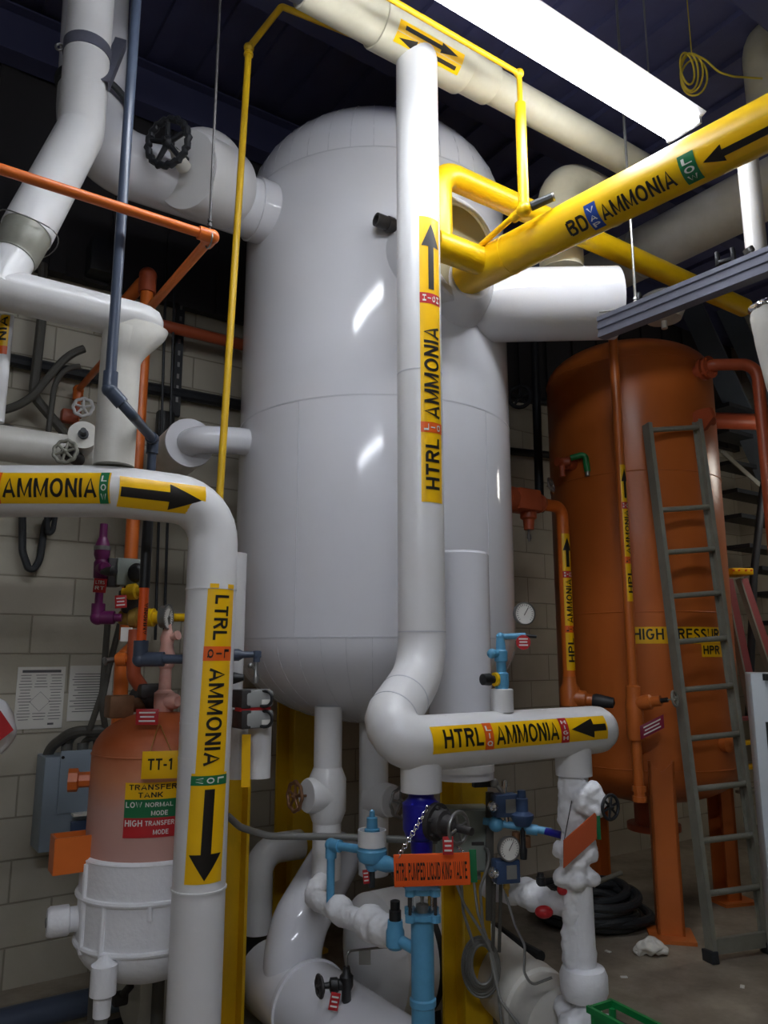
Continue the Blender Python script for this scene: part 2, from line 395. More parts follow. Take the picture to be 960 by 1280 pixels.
# ------------------------------------------------------------------ small builders
def handwheel(parent, c, d, R, m='iron', spokes=5, rim=None, stem=.06, lobes=0):
    c = V(c); x, y, d = frame(d); rim = rim or R*.13; mb = MB()
    n = 48; pts = []
    for i in range(n):
        a = 2*PI*i/n; rr = R*(1+(.05*math.cos(lobes*a) if lobes else 0)); pts.append(c+x*(rr*math.cos(a))+y*(rr*math.sin(a)))
    mb.tube(pts, rim, n=10, closed=True)
    mb.lathe(c-d*rim*1.2, d, [(0, R*.22), (rim*2, R*.24), (rim*2.6, R*.15), (rim*2.8, R*.1)], 16)
    for i in range(spokes):
        a = 2*PI*i/spokes+.3; e = x*math.cos(a)+y*math.sin(a)
        mb.cyl(c+e*R*.15, c+e*R*.98, rim*.85, rim*.65, 8)
    mb.cyl(c-d*stem, c+d*rim*2.5, R*.09, n=10)
    return mb.build('handwheel', m, parent)
def gauge(parent, c, d, R, up=Z, case='steel'):
    c = V(c); d = V(d).normalized(); up = (V(up)-d*V(up).dot(d)).normalized(); x = up.cross(d)
    MB().lathe(c-d*R*.6, d, [(0, R*.8), (R*.05, R*.95), (R*.5, R*.95), (R*.55, R*1.08), (R*.68, R*1.08), (R*.7, R*.96), (R*.6, R*.95)], 32).build('gauge_case', case, parent)
    fc = MB().lathe(c, d, [(0, R*.94), (R*.03, R*.94)], 32).build('dial', 'paper', parent)
    mb = MB()
    for i in range(19):
        a = math.radians(-135+15*i); e = up*math.cos(a)+x*math.sin(a)
        mb.bar(c+e*R*.7+d*R*.04, c+e*R*(.86)+d*R*.04, R*.035, R*.02, d)
    mb.bar(c-(up*.5+x*.3)*R*.3+d*R*.05, c+(up*.7+x*.45)*R*.8+d*R*.05, R*.05, R*.02, d)
    mb.build('scale_and_needle', 'ink', fc)
def flange(mb, p, d, r, th=.02, bolts=4, br=.008):
    x, y, d = frame(d); p = V(p); mb.cyl(p-d*th/2, p+d*th/2, r, n=24)
    for i in range(bolts):
        a = 2*PI*i/bolts+PI/4; q = p+(x*math.cos(a)+y*math.sin(a))*r*.8; mb.cyl(q-d*th*1.1, q+d*th*1.1, br, n=6)
def blob(parent, name, balls, m='frost', voxel=.007, lump=.006):
    mb = MB()
    for c, r, *sc in balls: mb.ball(c, r, sc[0] if sc else (1, 1, 1), 3)
    o = mb.build(name, m, parent)
    q = o.modifiers.new('join', 'REMESH'); q.mode = 'VOXEL'; q.voxel_size = voxel; q.use_smooth_shade = True
    q = o.modifiers.new('soft', 'SMOOTH'); q.factor = .7; q.iterations = 4
    t = bpy.data.textures.new('lumps', 'CLOUDS'); t.noise_scale = .035
    q = o.modifiers.new('lump', 'DISPLACE'); q.texture = t; q.strength = lump*3.2; q.texture_coords = 'LOCAL'
    return o
def red_tag(parent, c, wd, h, ux, rot=0, m='label_red', name='tag', lines=('LTRS', 'RT')):
    ux = V(ux).normalized(); uy = Z.copy()
    if rot: R = Matrix.Rotation(rot, 3, ux.cross(uy)); ux, uy = R@ux, R@uy
    n = ux.cross(uy); o = MB().box(c, (wd, h, .004), (ux, uy, n), .001).build(name, m, parent)
    for i in range(3 if lines is None else 0):      # rows of print too small to read
        MB().box(V(c)+uy*h*(.26-.26*i)+n*.0024, (wd*(.72-.1*(i % 2)), h*.1, .0008), (ux, uy, n)).build('print_row', 'ink_white', o)
    for i, s in enumerate(lines or ()):
        b = fit(text_bm(s), -wd*.36, wd*.36, h*(.1-.4*i), h*(.36-.4*i)); press(b, flat(V(c), ux, uy), .0027, 'lettering', 'ink_white', o, step=1)
    return o
# ================================================================== the setting
WB = 4.43
def wallpt(a, z, off=0): return A*a + B*(WB-off) + Z*z
def structure(mb, name, m, parent=None): return tag(mb.build(name, m, parent), kind='structure')
AX = (A, B, Z)
CEIL = 5.25
fl = MB().box(A*1.6+B*.2+Z*-.05, (12, 9, .1), AX).build('floor', 'floor', origin=(0, 0, 0)); tag(fl, kind='structure')
ce = MB().box(A*1.6+B*.2+Z*(CEIL+.05), (12, 9, .1), AX)
for i in range(40): ce.box(A*(-4.2+i*.3)+B*.2+Z*(CEIL-.02), (.12, 8.9, .04), AX)
structure(ce, 'ceiling', 'ceiling')
def wall(name, c, ln, ang):
    me = MB().box((0, 0, 0), (ln, CEIL, .1)); o = me.build(name, 'block', origin=(0, 0, 0)); o.location = c
    o.rotation_euler = (PI/2, 0, ang); return tag(o, kind='structure')
aA = math.atan2(A.y, A.x)
wall('wall_left', wallpt(1.6, CEIL/2, -.05), 12, aA)
wall('wall_right', A*7.6+B*.2+Z*CEIL/2, 9, aA+PI/2)
wall('wall_back', A*1.6+B*(-4.25)+Z*CEIL/2, 12, aA)
wall('wall_near', A*(-4.4)+B*.2+Z*CEIL/2, 9, aA+PI/2)
for i, bb in enumerate((4.25, 3.1, 1.7, .2, -1.4)):
    m = MB(); c = A*1.6+B*bb
    m.box(c+Z*(CEIL-.1), (11.9, .14, .012), AX); m.box(c+Z*(CEIL-.38), (11.9, .14, .012), AX); m.box(c+Z*(CEIL-.24), (11.9, .012, .28), AX)
    structure(m, 'trim_%d' % (i+1), 'joist')

m = MB(); m.box(A*1.6+B*(WB-.05)+Z*(3.72+(CEIL-3.72)/2), (11.9, .06, CEIL-3.72), AX)  # dark ribbed slab over the upper part of the wall
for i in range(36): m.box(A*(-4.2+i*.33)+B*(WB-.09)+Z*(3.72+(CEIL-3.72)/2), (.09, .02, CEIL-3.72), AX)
structure(m, 'trim_6', 'upper_wall_dark')
# ================================================================== strip lamps
def strip_lamp(label, c, d, ln, wd, tubem, group=None):
    d = V(d); s = d.cross(Z).normalized(); root = thing('strip_lamp', label, 'lamp', c, group)
    MB().box(c+Z*.06, (ln, wd*.45, .07), (d, s, Z), .006).build('housing', 'enamel', root)
    m = MB()
    for sg in (-1, 1):
        m.bar(c+s*sg*wd*.36+Z*.015-d*ln/2, c+s*sg*wd*.36+Z*.015+d*ln/2, .003, wd*.34, s*sg*.95+Z*.5)
    m.build('reflector', 'enamel', root)
    for sg in (-1, 1):
        MB().cyl(c+s*sg*wd*.2-d*ln*.485, c+s*sg*wd*.2+d*ln*.485, wd*.15, n=16).build('tube', tubem, root)
    m = MB()
    for e in (-1, 1): m.box(c+d*e*ln*.495+Z*.02, (.02, wd*.8, .07), (d, s, Z), .003)
    m.build('end_cap', 'enamel', root)
    for e in (-.8, .8): MB().cyl(c+d*e*ln/2+Z*.09, V((c.x, c.y, 0))+d*e*ln/2+Z*(CEIL-.041), .004, n=6).build('hanger_rod', 'steel', root)
    return root
far = (plane_z(888, 156, 3.9)+plane_z(826, 172, 3.9))/2
strip_lamp('long glaring white strip lamp hung above the yellow pipe', far-A*1.2, A, 2.4, .21, 'tube')
strip_lamp('strip lamp hung behind the photographer', A*-.9+B*-.9+Z*3.6, A, 2.4, .25, 'tube_far')
strip_lamp('unseen strip lamp placed right of the tank to light the stairs', A*6.1+B*2.5+Z*3.15, A, 1.25, .25, 'tube_side')  # unseen lamp, placed to brighten the stairs and wall behind the tank

# ================================================================== big white vessel
VC = V((-.05, 4.1, 0)); VR = .735; Z0, Z1, HB, HT = 1.68, 4.05, .42, .56
ves = thing('pressure_vessel', 'tall white insulated vessel in the middle, on yellow legs', 'tank', VC)
prof = [(Z0-HB*math.cos(a), VR*math.sin(a)) for a in [PI/2*i/14 for i in range(14)]] + [(Z0, VR), (Z1, VR)] + [(Z1+HT*math.sin(a), VR*math.cos(a)) for a in [PI/2*i/14 for i in range(1, 14)]] + [(Z1+HT, 0)]
prof[0] = (Z0-HB, 0)
shell = MB().lathe(VC, Z, prof, 96).build('insulated_shell', 'jacket_gloss', ves)
for zc, hh, sg in ((Z0, HB, -1), (Z1, HT, 1)):
    m = MB(); seam(m, VC+Z*zc, Z, VR, .007, .0012)
    for i in range(40):
        a = 2*PI*i/40; e = V((math.cos(a), math.sin(a), 0))
        m.tube([VC+e*(VR*math.cos(t)+.0003)+Z*(zc+sg*hh*math.sin(t)) for t in [i2*PI/2*.78/8 for i2 in range(9)]], .0016, bend=.001, n=5)
    m.build('head_seams', 'seam', shell)
seam(MB(), VC+Z*(Z0+1.1), Z, VR, .007, .0012).build('jacket_seam', 'seam', shell)
for px in (374, 612):
    a = math.asin((at(px, 600, 4.1).x*.86-VC.x)/VR); e = V((math.sin(a), -math.cos(a), 0)); MB().cyl(VC+e*VR+Z*Z0, VC+e*VR+Z*(Z0+1.1), .0018, n=5).build('jacket_seam', 'seam', shell)
# legs
def leg(px, d, top, wd=.17, mt='yellow_dull'):
    p = at(px, 1130, d); x = (VC-V((p.x, p.y, 0))); x.z = 0; x.normalize(); y = Z.cross(x)
    m = MB(); c = V((p.x, p.y, 0))
    m.box(c-x*wd/2+Z*top/2, (.014, wd, top), (x, y, Z)); m.box(c+x*wd/2+Z*top/2, (.014, wd, top), (x, y, Z)); m.box(c+Z*top/2, (wd, .012, top), (x, y, Z))
    m.box(c+Z*.01, (wd*1.6, wd*1.6, .02), (x, y, Z)); m.build('leg', mt, ves)
leg(582, 3.5, 1.6, .14)
leg(284, 3.62, 1.34, .12)
leg(368, 4.6, 1.6)
leg(588, 4.66, 1.6, .13)
# nozzles of the vessel
n1 = at(600, 392, 3.74); n2 = at(768, 379, 3.66); NR = .184
MB().tube([VC+Z*n1.z+(n1-VC-Z*n1.z)*.8, n1-V((.0, .09, 0)), n2], NR, bend=.2, n=36, seg=10).build('nozzle', 'jacket_gloss', ves)
q = at(577, 314, 3.36); dq = V((.66, -.75, -.05)).normalized()
nz = MB().lathe(q-dq*.3, dq, [(0, .265), (.3, .265), (.31, .255), (.311, .222), (.3, .218)], 40).build('manway', 'jacket_gloss', ves)
MB().lathe(q+dq*.002, dq, [(-.03, .217), (.001, .217)], 32).build('manway_cover', 'olive', nz)
q = at(586, 352, 3.36); dd = V((-.3, .95, 0)).normalized()
MB().lathe(q-dd*.03, dd, [(0, .1), (.02, .125), (.09, .15), (.3, .19)], 36).build('nozzle_boss', 'jacket_gloss', ves)
q = at(486, 277, 3.3); MB().lathe(q+V((.1, .09, 0)), (-.85, -.55, .02), [(0, .032), (.1, .032), (.101, .036), (.13, .036), (.131, .032), (.19, .032), (.19, .022), (.15, .02)], 20).build('threaded_stub', 'iron', ves)
# big riser off the vessel's top right nozzle
r0 = at(703, 352, 3.76)
r1 = vz(r0, 222)
riser = thing('relief_riser', 'short cream riser with elbow behind the yellow BD pipe', 'pipe', vz(r0, 338))
MB().tube([vz(r0, 339), r1, r1+A*.5], .115, bend=.18, n=28, seg=8).build('pipe', 'cream', riser)

# level column on the vessel front, white
lc = at(574, 800, 3.2)
col = thing('level_column', 'wide white insulated column standing against the front of the white vessel', 'column', vz(lc, 972))
MB().lathe(vz(lc, 972), Z, [(0, .128), ((vz(lc, 692)-vz(lc, 972)).z-.01, .128), ((vz(lc, 692)-vz(lc, 972)).z, .12)], 40).build('jacket', 'jacket_gloss', col)
m = MB(); seam(m, vz(lc, 958), Z, .128, .03, .002); m.build('end_band', 'white_plastic', col)

# ================================================================== labels on pipes
def pipe_label(parent, f, u0, u1, v0, v1, items, back='label_yellow', ink='ink'):
    if back:
        lb = press(rect_bm(u0, u1, v0, v1), f, .0012, 'pipe_label', back, parent, both=True, step=.012)
    else: lb = thing('pipe_label', None, None, (0, 0, 0)); lb.parent = parent
    vh = v1-v0; vc = (v0+v1)/2
    for it in items:
        k = it[0]
        if k == 'text': press(fit(text_bm(it[1]), it[2], it[3], vc-vh*it[4]/2, vc+vh*it[4]/2), f, .0026, 'lettering', ink, lb, both=True)
        if k == 'band':
            press(rect_bm(it[2], it[3], v0-.0005, v1+.0005), f, .002, 'colour_band', it[4], lb, both=True)
            press(stack_bm(it[1], it[2], it[3], v0+vh*.08, v1-vh*.08), f, .003, 'lettering', it[5] if len(it) > 5 else 'ink_white', lb)
        if k == 'arrow': press(arrow_bm(it[1], it[2], vc, vh*it[3], vh*it[4], it[5]), f, .0026, 'arrow', ink, lb, both=True)
    return lb

# ================================================================== HTRL pumped liquid pipe
D1 = 2.9; HR = .089
hx = at(526, 640, D1)
top = vz(hx, 60)
L0 = at(464, 934, 2.5); Lend = on(L0, A, 763)
ht = thing('htrl_ammonia_pipe', 'white insulated ammonia pipe rising in front of the big vessel, HTRL labels', 'pipe', vz(hx, 945))
k1 = vz(hx, 838); k2 = L0 - A*.0
MB().tube([top, k1, k2, k2+A*.3], HR, bend={0: .1, 1: .2, 2: .07}, n=36, seg=6).build('riser', 'jacket', ht)
MB().lathe(L0+A*.0, A, [(.28, HR), ((Lend-L0).length-.1, HR), ((Lend-L0).length-.07, HR*.97), ((Lend-L0).length-.04, HR*.82), ((Lend-L0).length-.02, HR*.55), ((Lend-L0).length-.012, 0)], 40).build('run', 'jacket', ht)
m = MB()
for py in (470, 790): seam(MB(), vz(hx, py), Z, HR, .004, .0008).build('jacket_seam', 'seam', ht)
for t_ in (.4, .62): seam(MB(), k1.lerp(k2, t_), k2-k1, HR, .004, .0008).build('jacket_seam', 'seam', ht)
# dropping stubs
def stub(pxx, ytop, ybot, r, name='branch_stub'):
    c = on(L0, A, pxx); a, b = vz(c, ytop), vz(c, ybot)
    MB().cyl(b, a, r, n=32).build(name, 'jacket', ht); return c
s1 = stub(526, 940, 989, .067); s2 = stub(715, 920, 969, .068)
# labels
fs = hx+toward(hx, Z, 33)*HR; f = wrap(V((hx.x, hx.y, vz(fs, 628).z)), Z, toward(hx, Z, 33), HR)
uu = lambda py: (vz(fs, py)-vz(fs, 628)).z
hv = HR*math.radians(31)
pipe_label(ht, f, 0, uu(272), -hv, hv, [('text', 'HTRL', uu(612), uu(548), .66), ('band', 'LIQ', uu(541), uu(528), 'label_orange'), ('text', 'AMMONIA', uu(523), uu(408), .74), ('band', 'HIGH', uu(380), uu(367), 'label_red'), ('arrow', uu(362), uu(280), .13, .42, .1)])
Lc = L0
f = wrap(Lc, A, toward(on(L0, A, 650), A, -4), HR)
Ls = Lc+toward(on(L0, A, 650), A, -4)*HR
ua = lambda px: (on(Ls, A, px)-Ls).dot(A)
hv = HR*math.radians(28)
pipe_label(ht, f, ua(541), ua(759), -hv, hv, [('text', 'HTRL', ua(555), ua(604), .7), ('band', 'LIQ', ua(606), ua(617), 'label_orange'), ('text', 'AMMONIA', ua(620), ua(698), .74), ('band', 'HIGH', ua(701), ua(711), 'label_red'), ('arrow', ua(757), ua(714), .14, .4, .12)])
# cream header the riser joins
hd = thing('overhead_header', 'cream overhead header pipe that the tall HTRL riser joins', 'pipe', top)
H0 = V((top.x, top.y, top.z+.02))
def seg(px0, px1, r, name, mt):
    a, b = on(H0, A, px0), on(H0, A, px1); L = (b-a).length
    MB().lathe(a, A, [(0, r*.6), (.001, r*.98), (.008, r), (L-.008, r), (L-.001, r*.98), (L, r*.6)], 36).build(name, mt, hd)
seg(300, 382, .083, 'bare_pipe', 'galv'); seg(380, 478, .097, 'insulation_sleeve', 'cream'); seg(470, 578, .108, 'tee_sleeve', 'cream'); seg(576, 612, .092, 'insulation_sleeve', 'cream'); seg(610, 818, .078, 'insulation_sleeve', 'cream')
f = wrap(on(H0, A, 497), A, toward(H0, A, -6), .108)
Hs = H0+toward(H0, A, -6)*.108; f = wrap(H0+A*(on(Hs, A, 497)-Hs).dot(A), A, toward(H0, A, -6), .108)
ua = lambda px: (on(Hs, A, px)-on(Hs, A, 497)).dot(A)
for dv, pa, pb in ((.022, 505, 570), (-.022, 572, 501)):
    lb = press(rect_bm(ua(497), ua(577), dv-.021, dv+.021), f, .0014, 'pipe_label', 'label_yellow', hd, both=True)
    press(arrow_bm(ua(pa), ua(pb), dv, .008, .02, .09), f, .0026, 'arrow', 'ink', lb, both=True)

# ================================================================== LTRL pipe
LR = .0925; D2 = 2.9
lx = at(263, 760, D2)
e0 = vz(lx, 629)
kink = on(e0, A, 140)
lt = thing('ltrl_ammonia_pipe', 'white insulated ammonia pipe with elbow at left, LTRL label and down arrow', 'pipe', V((lx.x, lx.y, .0)))
wst = V((-1, .0, 0)); left = on(kink, wst, -40)
MB().tube([V((lx.x, lx.y, .0)), e0, kink, left], LR, bend={0: .1, 1: .155, 2: .1}, n=36, seg=8).build('pipe', 'jacket', lt)
m = MB()
for py, h_ in ((737, .002), (903, .0008), (946, .0008), (1109, .004)): seam(MB(), vz(lx, py), Z, LR, .007, h_).build('jacket_seam', 'jacket', lt)
ang0, ang1 = 27, 10
ls_ = lx+toward(lx, Z, ang0)*LR; uz = lambda py: (vz(ls_, 736).z-vz(ls_, py).z)
tw = math.radians(ang0-ang1)/uz(1100)
f = wrap(V((lx.x, lx.y, vz(ls_, 736).z)), -Z, toward(lx, Z, ang0), LR, -tw)
hv = LR*math.radians(34)
pipe_label(lt, f, 0, uz(990), -hv, hv, [('text', 'LTRL', uz(744), uz(800), .52), ('band', 'LIQ', uz(808), uz(826), 'label_orange', 'ink'), ('text', 'AMMONIA', uz(835), uz(957), .55)])
hv = LR*math.radians(42)
pipe_label(lt, f, uz(966), uz(1104), -hv, hv, [('band', 'LOW', uz(969), uz(981), 'label_green'), ('arrow', uz(986), uz(1100), .13, .42, .085)])
m = MB()
for a in (-20, 22):
    b = rect_bm(-.018, -.002, LR*math.radians(a)-.016, LR*math.radians(a)+.016); press(b, f, .0035, 'tape', 'label_yellow', lt, both=True)
# horizontal text part and arrow part
ks = kink+toward(on(kink, wst, 70), -wst, -8)*LR; ul = lambda px: (on(ks, -wst, px)-ks).dot(-wst)
f = wrap(kink, -wst, toward(on(kink, wst, 70), -wst, -8), LR); hv = LR*math.radians(35)
pipe_label(lt, f, ul(-35), ul(137), -hv, hv, [('band', 'LIQ', ul(-12), ul(0), 'label_orange'), ('text', 'AMMONIA', ul(3), ul(121), .62), ('band', 'LOW', ul(124), ul(135), 'label_green')])
ks2 = kink+toward(on(kink, A, 200), A, -2)*LR; ul2 = lambda px: (on(ks2, A, px)-ks2).dot(A)
f = wrap(kink, A, toward(on(kink, A, 200), A, -2), LR)
pipe_label(lt, f, ul2(149), ul2(257), -hv, hv, [('arrow', ul2(151), ul2(252), .15, .42, .12)])
# ================================================================== yellow pipes
DB = V((.648, -.762, 0)).normalized()
b0 = at(612, 331, 3.22)
bd = thing('bd_ammonia_pipe', 'fat yellow ammonia pipe with BD lettering running under the lamp', 'pipe', b0)
bfar = b0 - DB*.2; bnear = on(b0, DB, 1240)
BR = .088
MB().tube([b0-DB*.15, bnear], BR, n=36).build('pipe', 'yellow', bd)
m = MB(); seam(m, b0+DB*.12, DB, BR, .008, .002); m.build('weld_seam', 'yellow', bd)
lp0 = on(b0, A, 550); lz = vz(lp0, 214); lA = on(lz, A, 930)
MB().cyl(on(b0, A, 541), b0, .064, n=28).build('branch_stub', 'yellow', bd)
MB().tube([lp0, lz, lA], .056, bend=.09, n=28, seg=8).build('branch_loop', 'yellow', bd)
fb = toward(on(b0, DB, 790), DB, 12); f = wrap(b0, DB, fb, BR); bs = b0+fb*BR
ub = lambda px: (on(bs, DB, px)-bs).dot(DB)
hv = BR*math.radians(36)
pipe_label(bd, f, ub(700), ub(880), -hv, hv, [('text', 'BD', ub(710), ub(734), .6), ('band', 'VAP', ub(735), ub(749), 'label_blue'), ('text', 'AMMONIA', ub(751), ub(843), .6), ('band', 'LOW', ub(852), ub(872), 'label_green')], back=None)
lb = press(rect_bm(ub(876), ub(985), -hv*.8, hv*.8), f, .001, 'pipe_label', 'label_yellow', bd, both=True)
press(arrow_bm(ub(980), ub(879), 0, .012, .03, .07), f, .0026, 'arrow', 'ink', lb, both=True)
# small yellow gauge line with valve
yv = at(655, 262, 2.88)
ys = thing('gas_drop_line', 'thin yellow line dropping beside the lamp to a small valve above the BD pipe', 'pipe', yv)
yt = vz(yv, 92); ym = vz(yv, 130)
MB().tube([on(yt, A, 470), yt, ym], .0115, bend=.03, n=14).build('pipe', 'yellow_dull', ys)
MB().ball(yt, .021).build('elbow', 'yellow_dull', ys)
MB().tube([ym, vz(yv, 262)], .0225, n=20).build('drop_pipe', 'yellow', ys)
ye = b0+Z*.06+A*(-.07)
m = MB(); m.cyl(yv+Z*.01, ye, .013, n=14); m.ball(yv, .032); m.cyl(yv, yv+(ye-yv).normalized()*.07, .022, n=14); m.build('valve_body', 'yellow', ys)
m = MB(); hvd = V((.8, -.25, .25)).normalized(); m.cyl(yv, yv+hvd*.04, .012); m.cyl(yv+hvd*.03, yv+hvd*.12, .02, .018, 10); m.build('valve_handle', 'rubber', ys)
m = MB(); m.cyl(yv+hvd*.12, yv+hvd*.128, .0185, n=12); m.build('handle_cap', 'steel', ys)
# thin yellow vertical line at left
y0, y1 = at(275, 612, 3.12), at(311, 60, 3.12)
yl = thing('yellow_gas_line', 'thin straight yellow line rising left of the white vessel', 'pipe', V((y0.x, y0.y, 1.95)))
y2 = at(352, 8, 3.18)
MB().tube([V((y0.x-.0, y0.y, 1.95)), y0, y1, y2, y2+A*.8+Z*.1], .0155, bend=.03, n=14).build('pipe', 'yellow_dull', yl)
m = MB(); m.ball(y1, .024); m.cyl(y1-Z*.04, y1-Z*.03, .022, n=14); m.build('elbow', 'yellow_dull', yl)

# ================================================================== cream pipe, strut, right edge pipes
c0 = at(880, 277, 4.35)
cp = thing('cream_pipe', 'thick scuffed cream pipe at right between the BD pipe and the grey strut', 'pipe', on(c0, -B, 880))
MB().cyl(on(c0, B, 735), on(c0, -B, 1500), .166, n=40).build('pipe', 'jacket_old', cp)
m = MB(); seam(m, on(c0, B, 800), B, .166, .01, .002); m.build('jacket_seam', 'cream', cp)
m = MB()
for (pa, ya, pb, yb) in ((832, 284, 840, 268), (840, 268, 852, 262), (918, 236, 921, 226)):
    p, q2 = at(pa, ya, 3.38), at(pb, yb, 3.36)
# grey slotted strut
s0 = at(751, 411, 2.6); s1 = on(at(752, 411, 2.6), DB, 1000)
s1 = at(1000, 325, 2.05); s1 = V((s1.x, s1.y, s0.z)); sd = (s1-s0).normalized(); sx = sd.cross(Z).normalized()
st = thing('grey_strut', 'grey ribbed steel strut jutting in from the right edge', 'strut', s0)
h = .078
poly = [(-.021, -h/2), (.021, -h/2), (.021, -h*.3), (.016, -h*.27), (.016, -h*.12), (.021, -h*.09), (.021, h*.09), (.016, h*.12), (.016, h*.27), (.021, h*.3), (.021, h/2), (-.021, h/2), (-.021, h*.3), (-.016, h*.27), (-.016, h*.12), (-.021, h*.09), (-.021, -h*.09), (-.016, -h*.12), (-.016, -h*.27), (-.021, -h*.3)]
MB().prism(poly, s0, sd.cross(Z), Z, 0.001).b.free()
m = MB(); zz = sx.cross(Z); LN = (s1-s0).length*1.5
m.prism(poly, s0 if zz.dot(sd) > 0 else s0+sd*LN, sx, Z, LN); m.build('channel', 'galv', st)
def rod(name, label, px, ytop, ybot, d, r=.006, mt='steel', ztop=None, group=None):
    p = at(px, ybot, d); t = thing(name, label, 'rod', p, group)
    zt = ztop or CEIL-.05
    MB().cyl(p, V((p.x, p.y, zt)), r, n=10).build('rod', mt, t)
    m = MB(); m.cyl(p+Z*.01, p+Z*.022, r*1.9, n=6); m.cyl(p+Z*.03, p+Z*.04, r*1.7, n=6); m.build('nut', mt, t)
    return t, p
t, p = rod('hanger_rod', 'bare hanger rod in front of the yellow pipe, right of the white nozzle', 795, 0, 382, 3.3, .0065)
m = MB(); m.tube([p+V((.0, 0, .0)), p+V((-.06, .04, 0)), p+V((-.15, .07, .0))], .004, n=8); m.build('cross_bolt', 'steel', t)
m = MB(); m.torus(p+V((.028, .03, .03)), V((1, -.6, 0)), .038, .011, 24, 8); m.build('clevis', 'dark_steel', t)
rod('hanger_rod', 'thin dark hanger rod holding the end of the upper orange pipe', 262, 0, 287, 2.52, .005, 'iron')
# right edge: white vertical, cream vertical, white insulated fitting with metal top
p = at(954, 400, 2.95); 
wv = thing('white_drop_pipe', 'white insulated drop pipe cut off by the right edge, above the strut', 'pipe', vz(p, 322))
MB().cyl(vz(p, 322), vz(p, 168)+Z*.0, .042, n=24).build('pipe', 'jacket', wv)
m = MB(); m.box(vz(p, 200)+V((-.01, -.042, 0)), (.03, .003, .03)); m.build('black_mark', 'ink', wv)
p = at(962, 150, 3.9); cv = thing('cream_vertical_pipe', 'cream vertical pipe at the top right edge beside the yellow rope', 'pipe', vz(p, 140))
MB().tube([vz(p, 148), vz(p, 40), vz(p, 40)+A*1.0+Z*.1], .11, bend=.2, n=28).build('pipe', 'cream', cv)
p = at(940, 385, 2.5); p2 = at(966, 500, 2.5); fd = (p2-p).normalized()
wf = thing('insulated_fitting', 'white tapered fitting with crinkled foil top under the strut at right', 'fitting', p2)
MB().lathe(p+V((.05, 0, 0)), fd+V((.12, 0, 0)), [(0, .052), (.02, .06), (.12, .072), (.26, .082), (.5, .085)], 28).build('jacket', 'jacket_old', wf)
m = MB(); m.ball(p+V((.05, 0, .0)), .058, (1, 1, .45), 4); o = m.build('foil_top', 'chrome', wf)
tx = bpy.data.textures.new('crinkle', 'CLOUDS'); tx.noise_scale = .025; q = o.modifiers.new('crinkle', 'DISPLACE'); q.texture = tx; q.strength = .02
p = at(937, 318, 2.35); 
bt = thing('bolt_end', 'bright steel bolt end standing on the strut at right', 'bolt', p)
m = MB(); dq = (at(932, 306, 2.35)-at(948, 330, 2.35)).normalized(); m.lathe(at(947, 330, 2.35), dq, [(0, .014), (.045, .014), (.046, .018), (.062, .018), (.063, .008), (.056, .0075)], 16); m.build('bolt', 'steel', bt)
p = at(908, 334, 2.42)
ck = thing('strut_clip', 'black clip standing on the grey strut left of the bolt end', 'clip', p)
m = MB(); x_ = V((.8, -.6, 0)); y_ = Z.cross(x_); m.box(p+Z*.02, (.05, .03, .012), (x_, y_, Z), .002); m.box(p-x_*.025+Z*.035, (.012, .03, .05), (x_, y_, Z), .002); m.box(p+x_*.025+Z*.035, (.012, .03, .05), (x_, y_, Z), .002); m.build('clip', 'black', ck)
p = at(828, 372, 4.75)
cf = thing('cream_cap_fitting', 'small cream capped fitting peeking out under the grey strut above the orange tank', 'fitting', vz(p, 408))
zt_ = (p.z-vz(p, 400).z); m = MB().lathe(p, -Z, [(-.03, .09), (0, .14), (zt_*.5, .145), (zt_, .11), (zt_+.01, .02), (zt_+.06, .02)], 24).build('cap', 'jacket_old', cf)
# rope coil
rp = at(866, 85, 3.6)
rc = thing('rope_coil', 'yellow rope coil hanging from the dark ceiling above the BD pipe', 'rope', vz(rp, 112))
m = MB()
for k in range(4):
    pts = []; cx = rp+V((-.03+.02*k, .02*k, random.uniform(-.01, .01)))
    for i in range(28):
        a = 2*PI*i/28; pts.append(cx+V((math.cos(a)*(.045+.006*k), math.cos(a+k)*.02, math.sin(a)*(.095+.004*k))))
    m.tube(pts, .0055, n=8, closed=True)
m.build('coil', 'rope', rc)
m = MB(); m.tube([rp+V((.0, 0, .09)), rp+V((.08, .02, .07)), rp+V((.15, .03, .0)), rp+V((.24, .05, -.01)), rp+V((.42, .1, .02))], .0055, bend=.08, n=8); m.build('loose_end', 'rope', rc)
m = MB(); m.tube([rp+V((0, 0, .09)), V((rp.x, rp.y, CEIL-.05))], .003, n=6); m.build('hanging_cord', 'rope', rc)

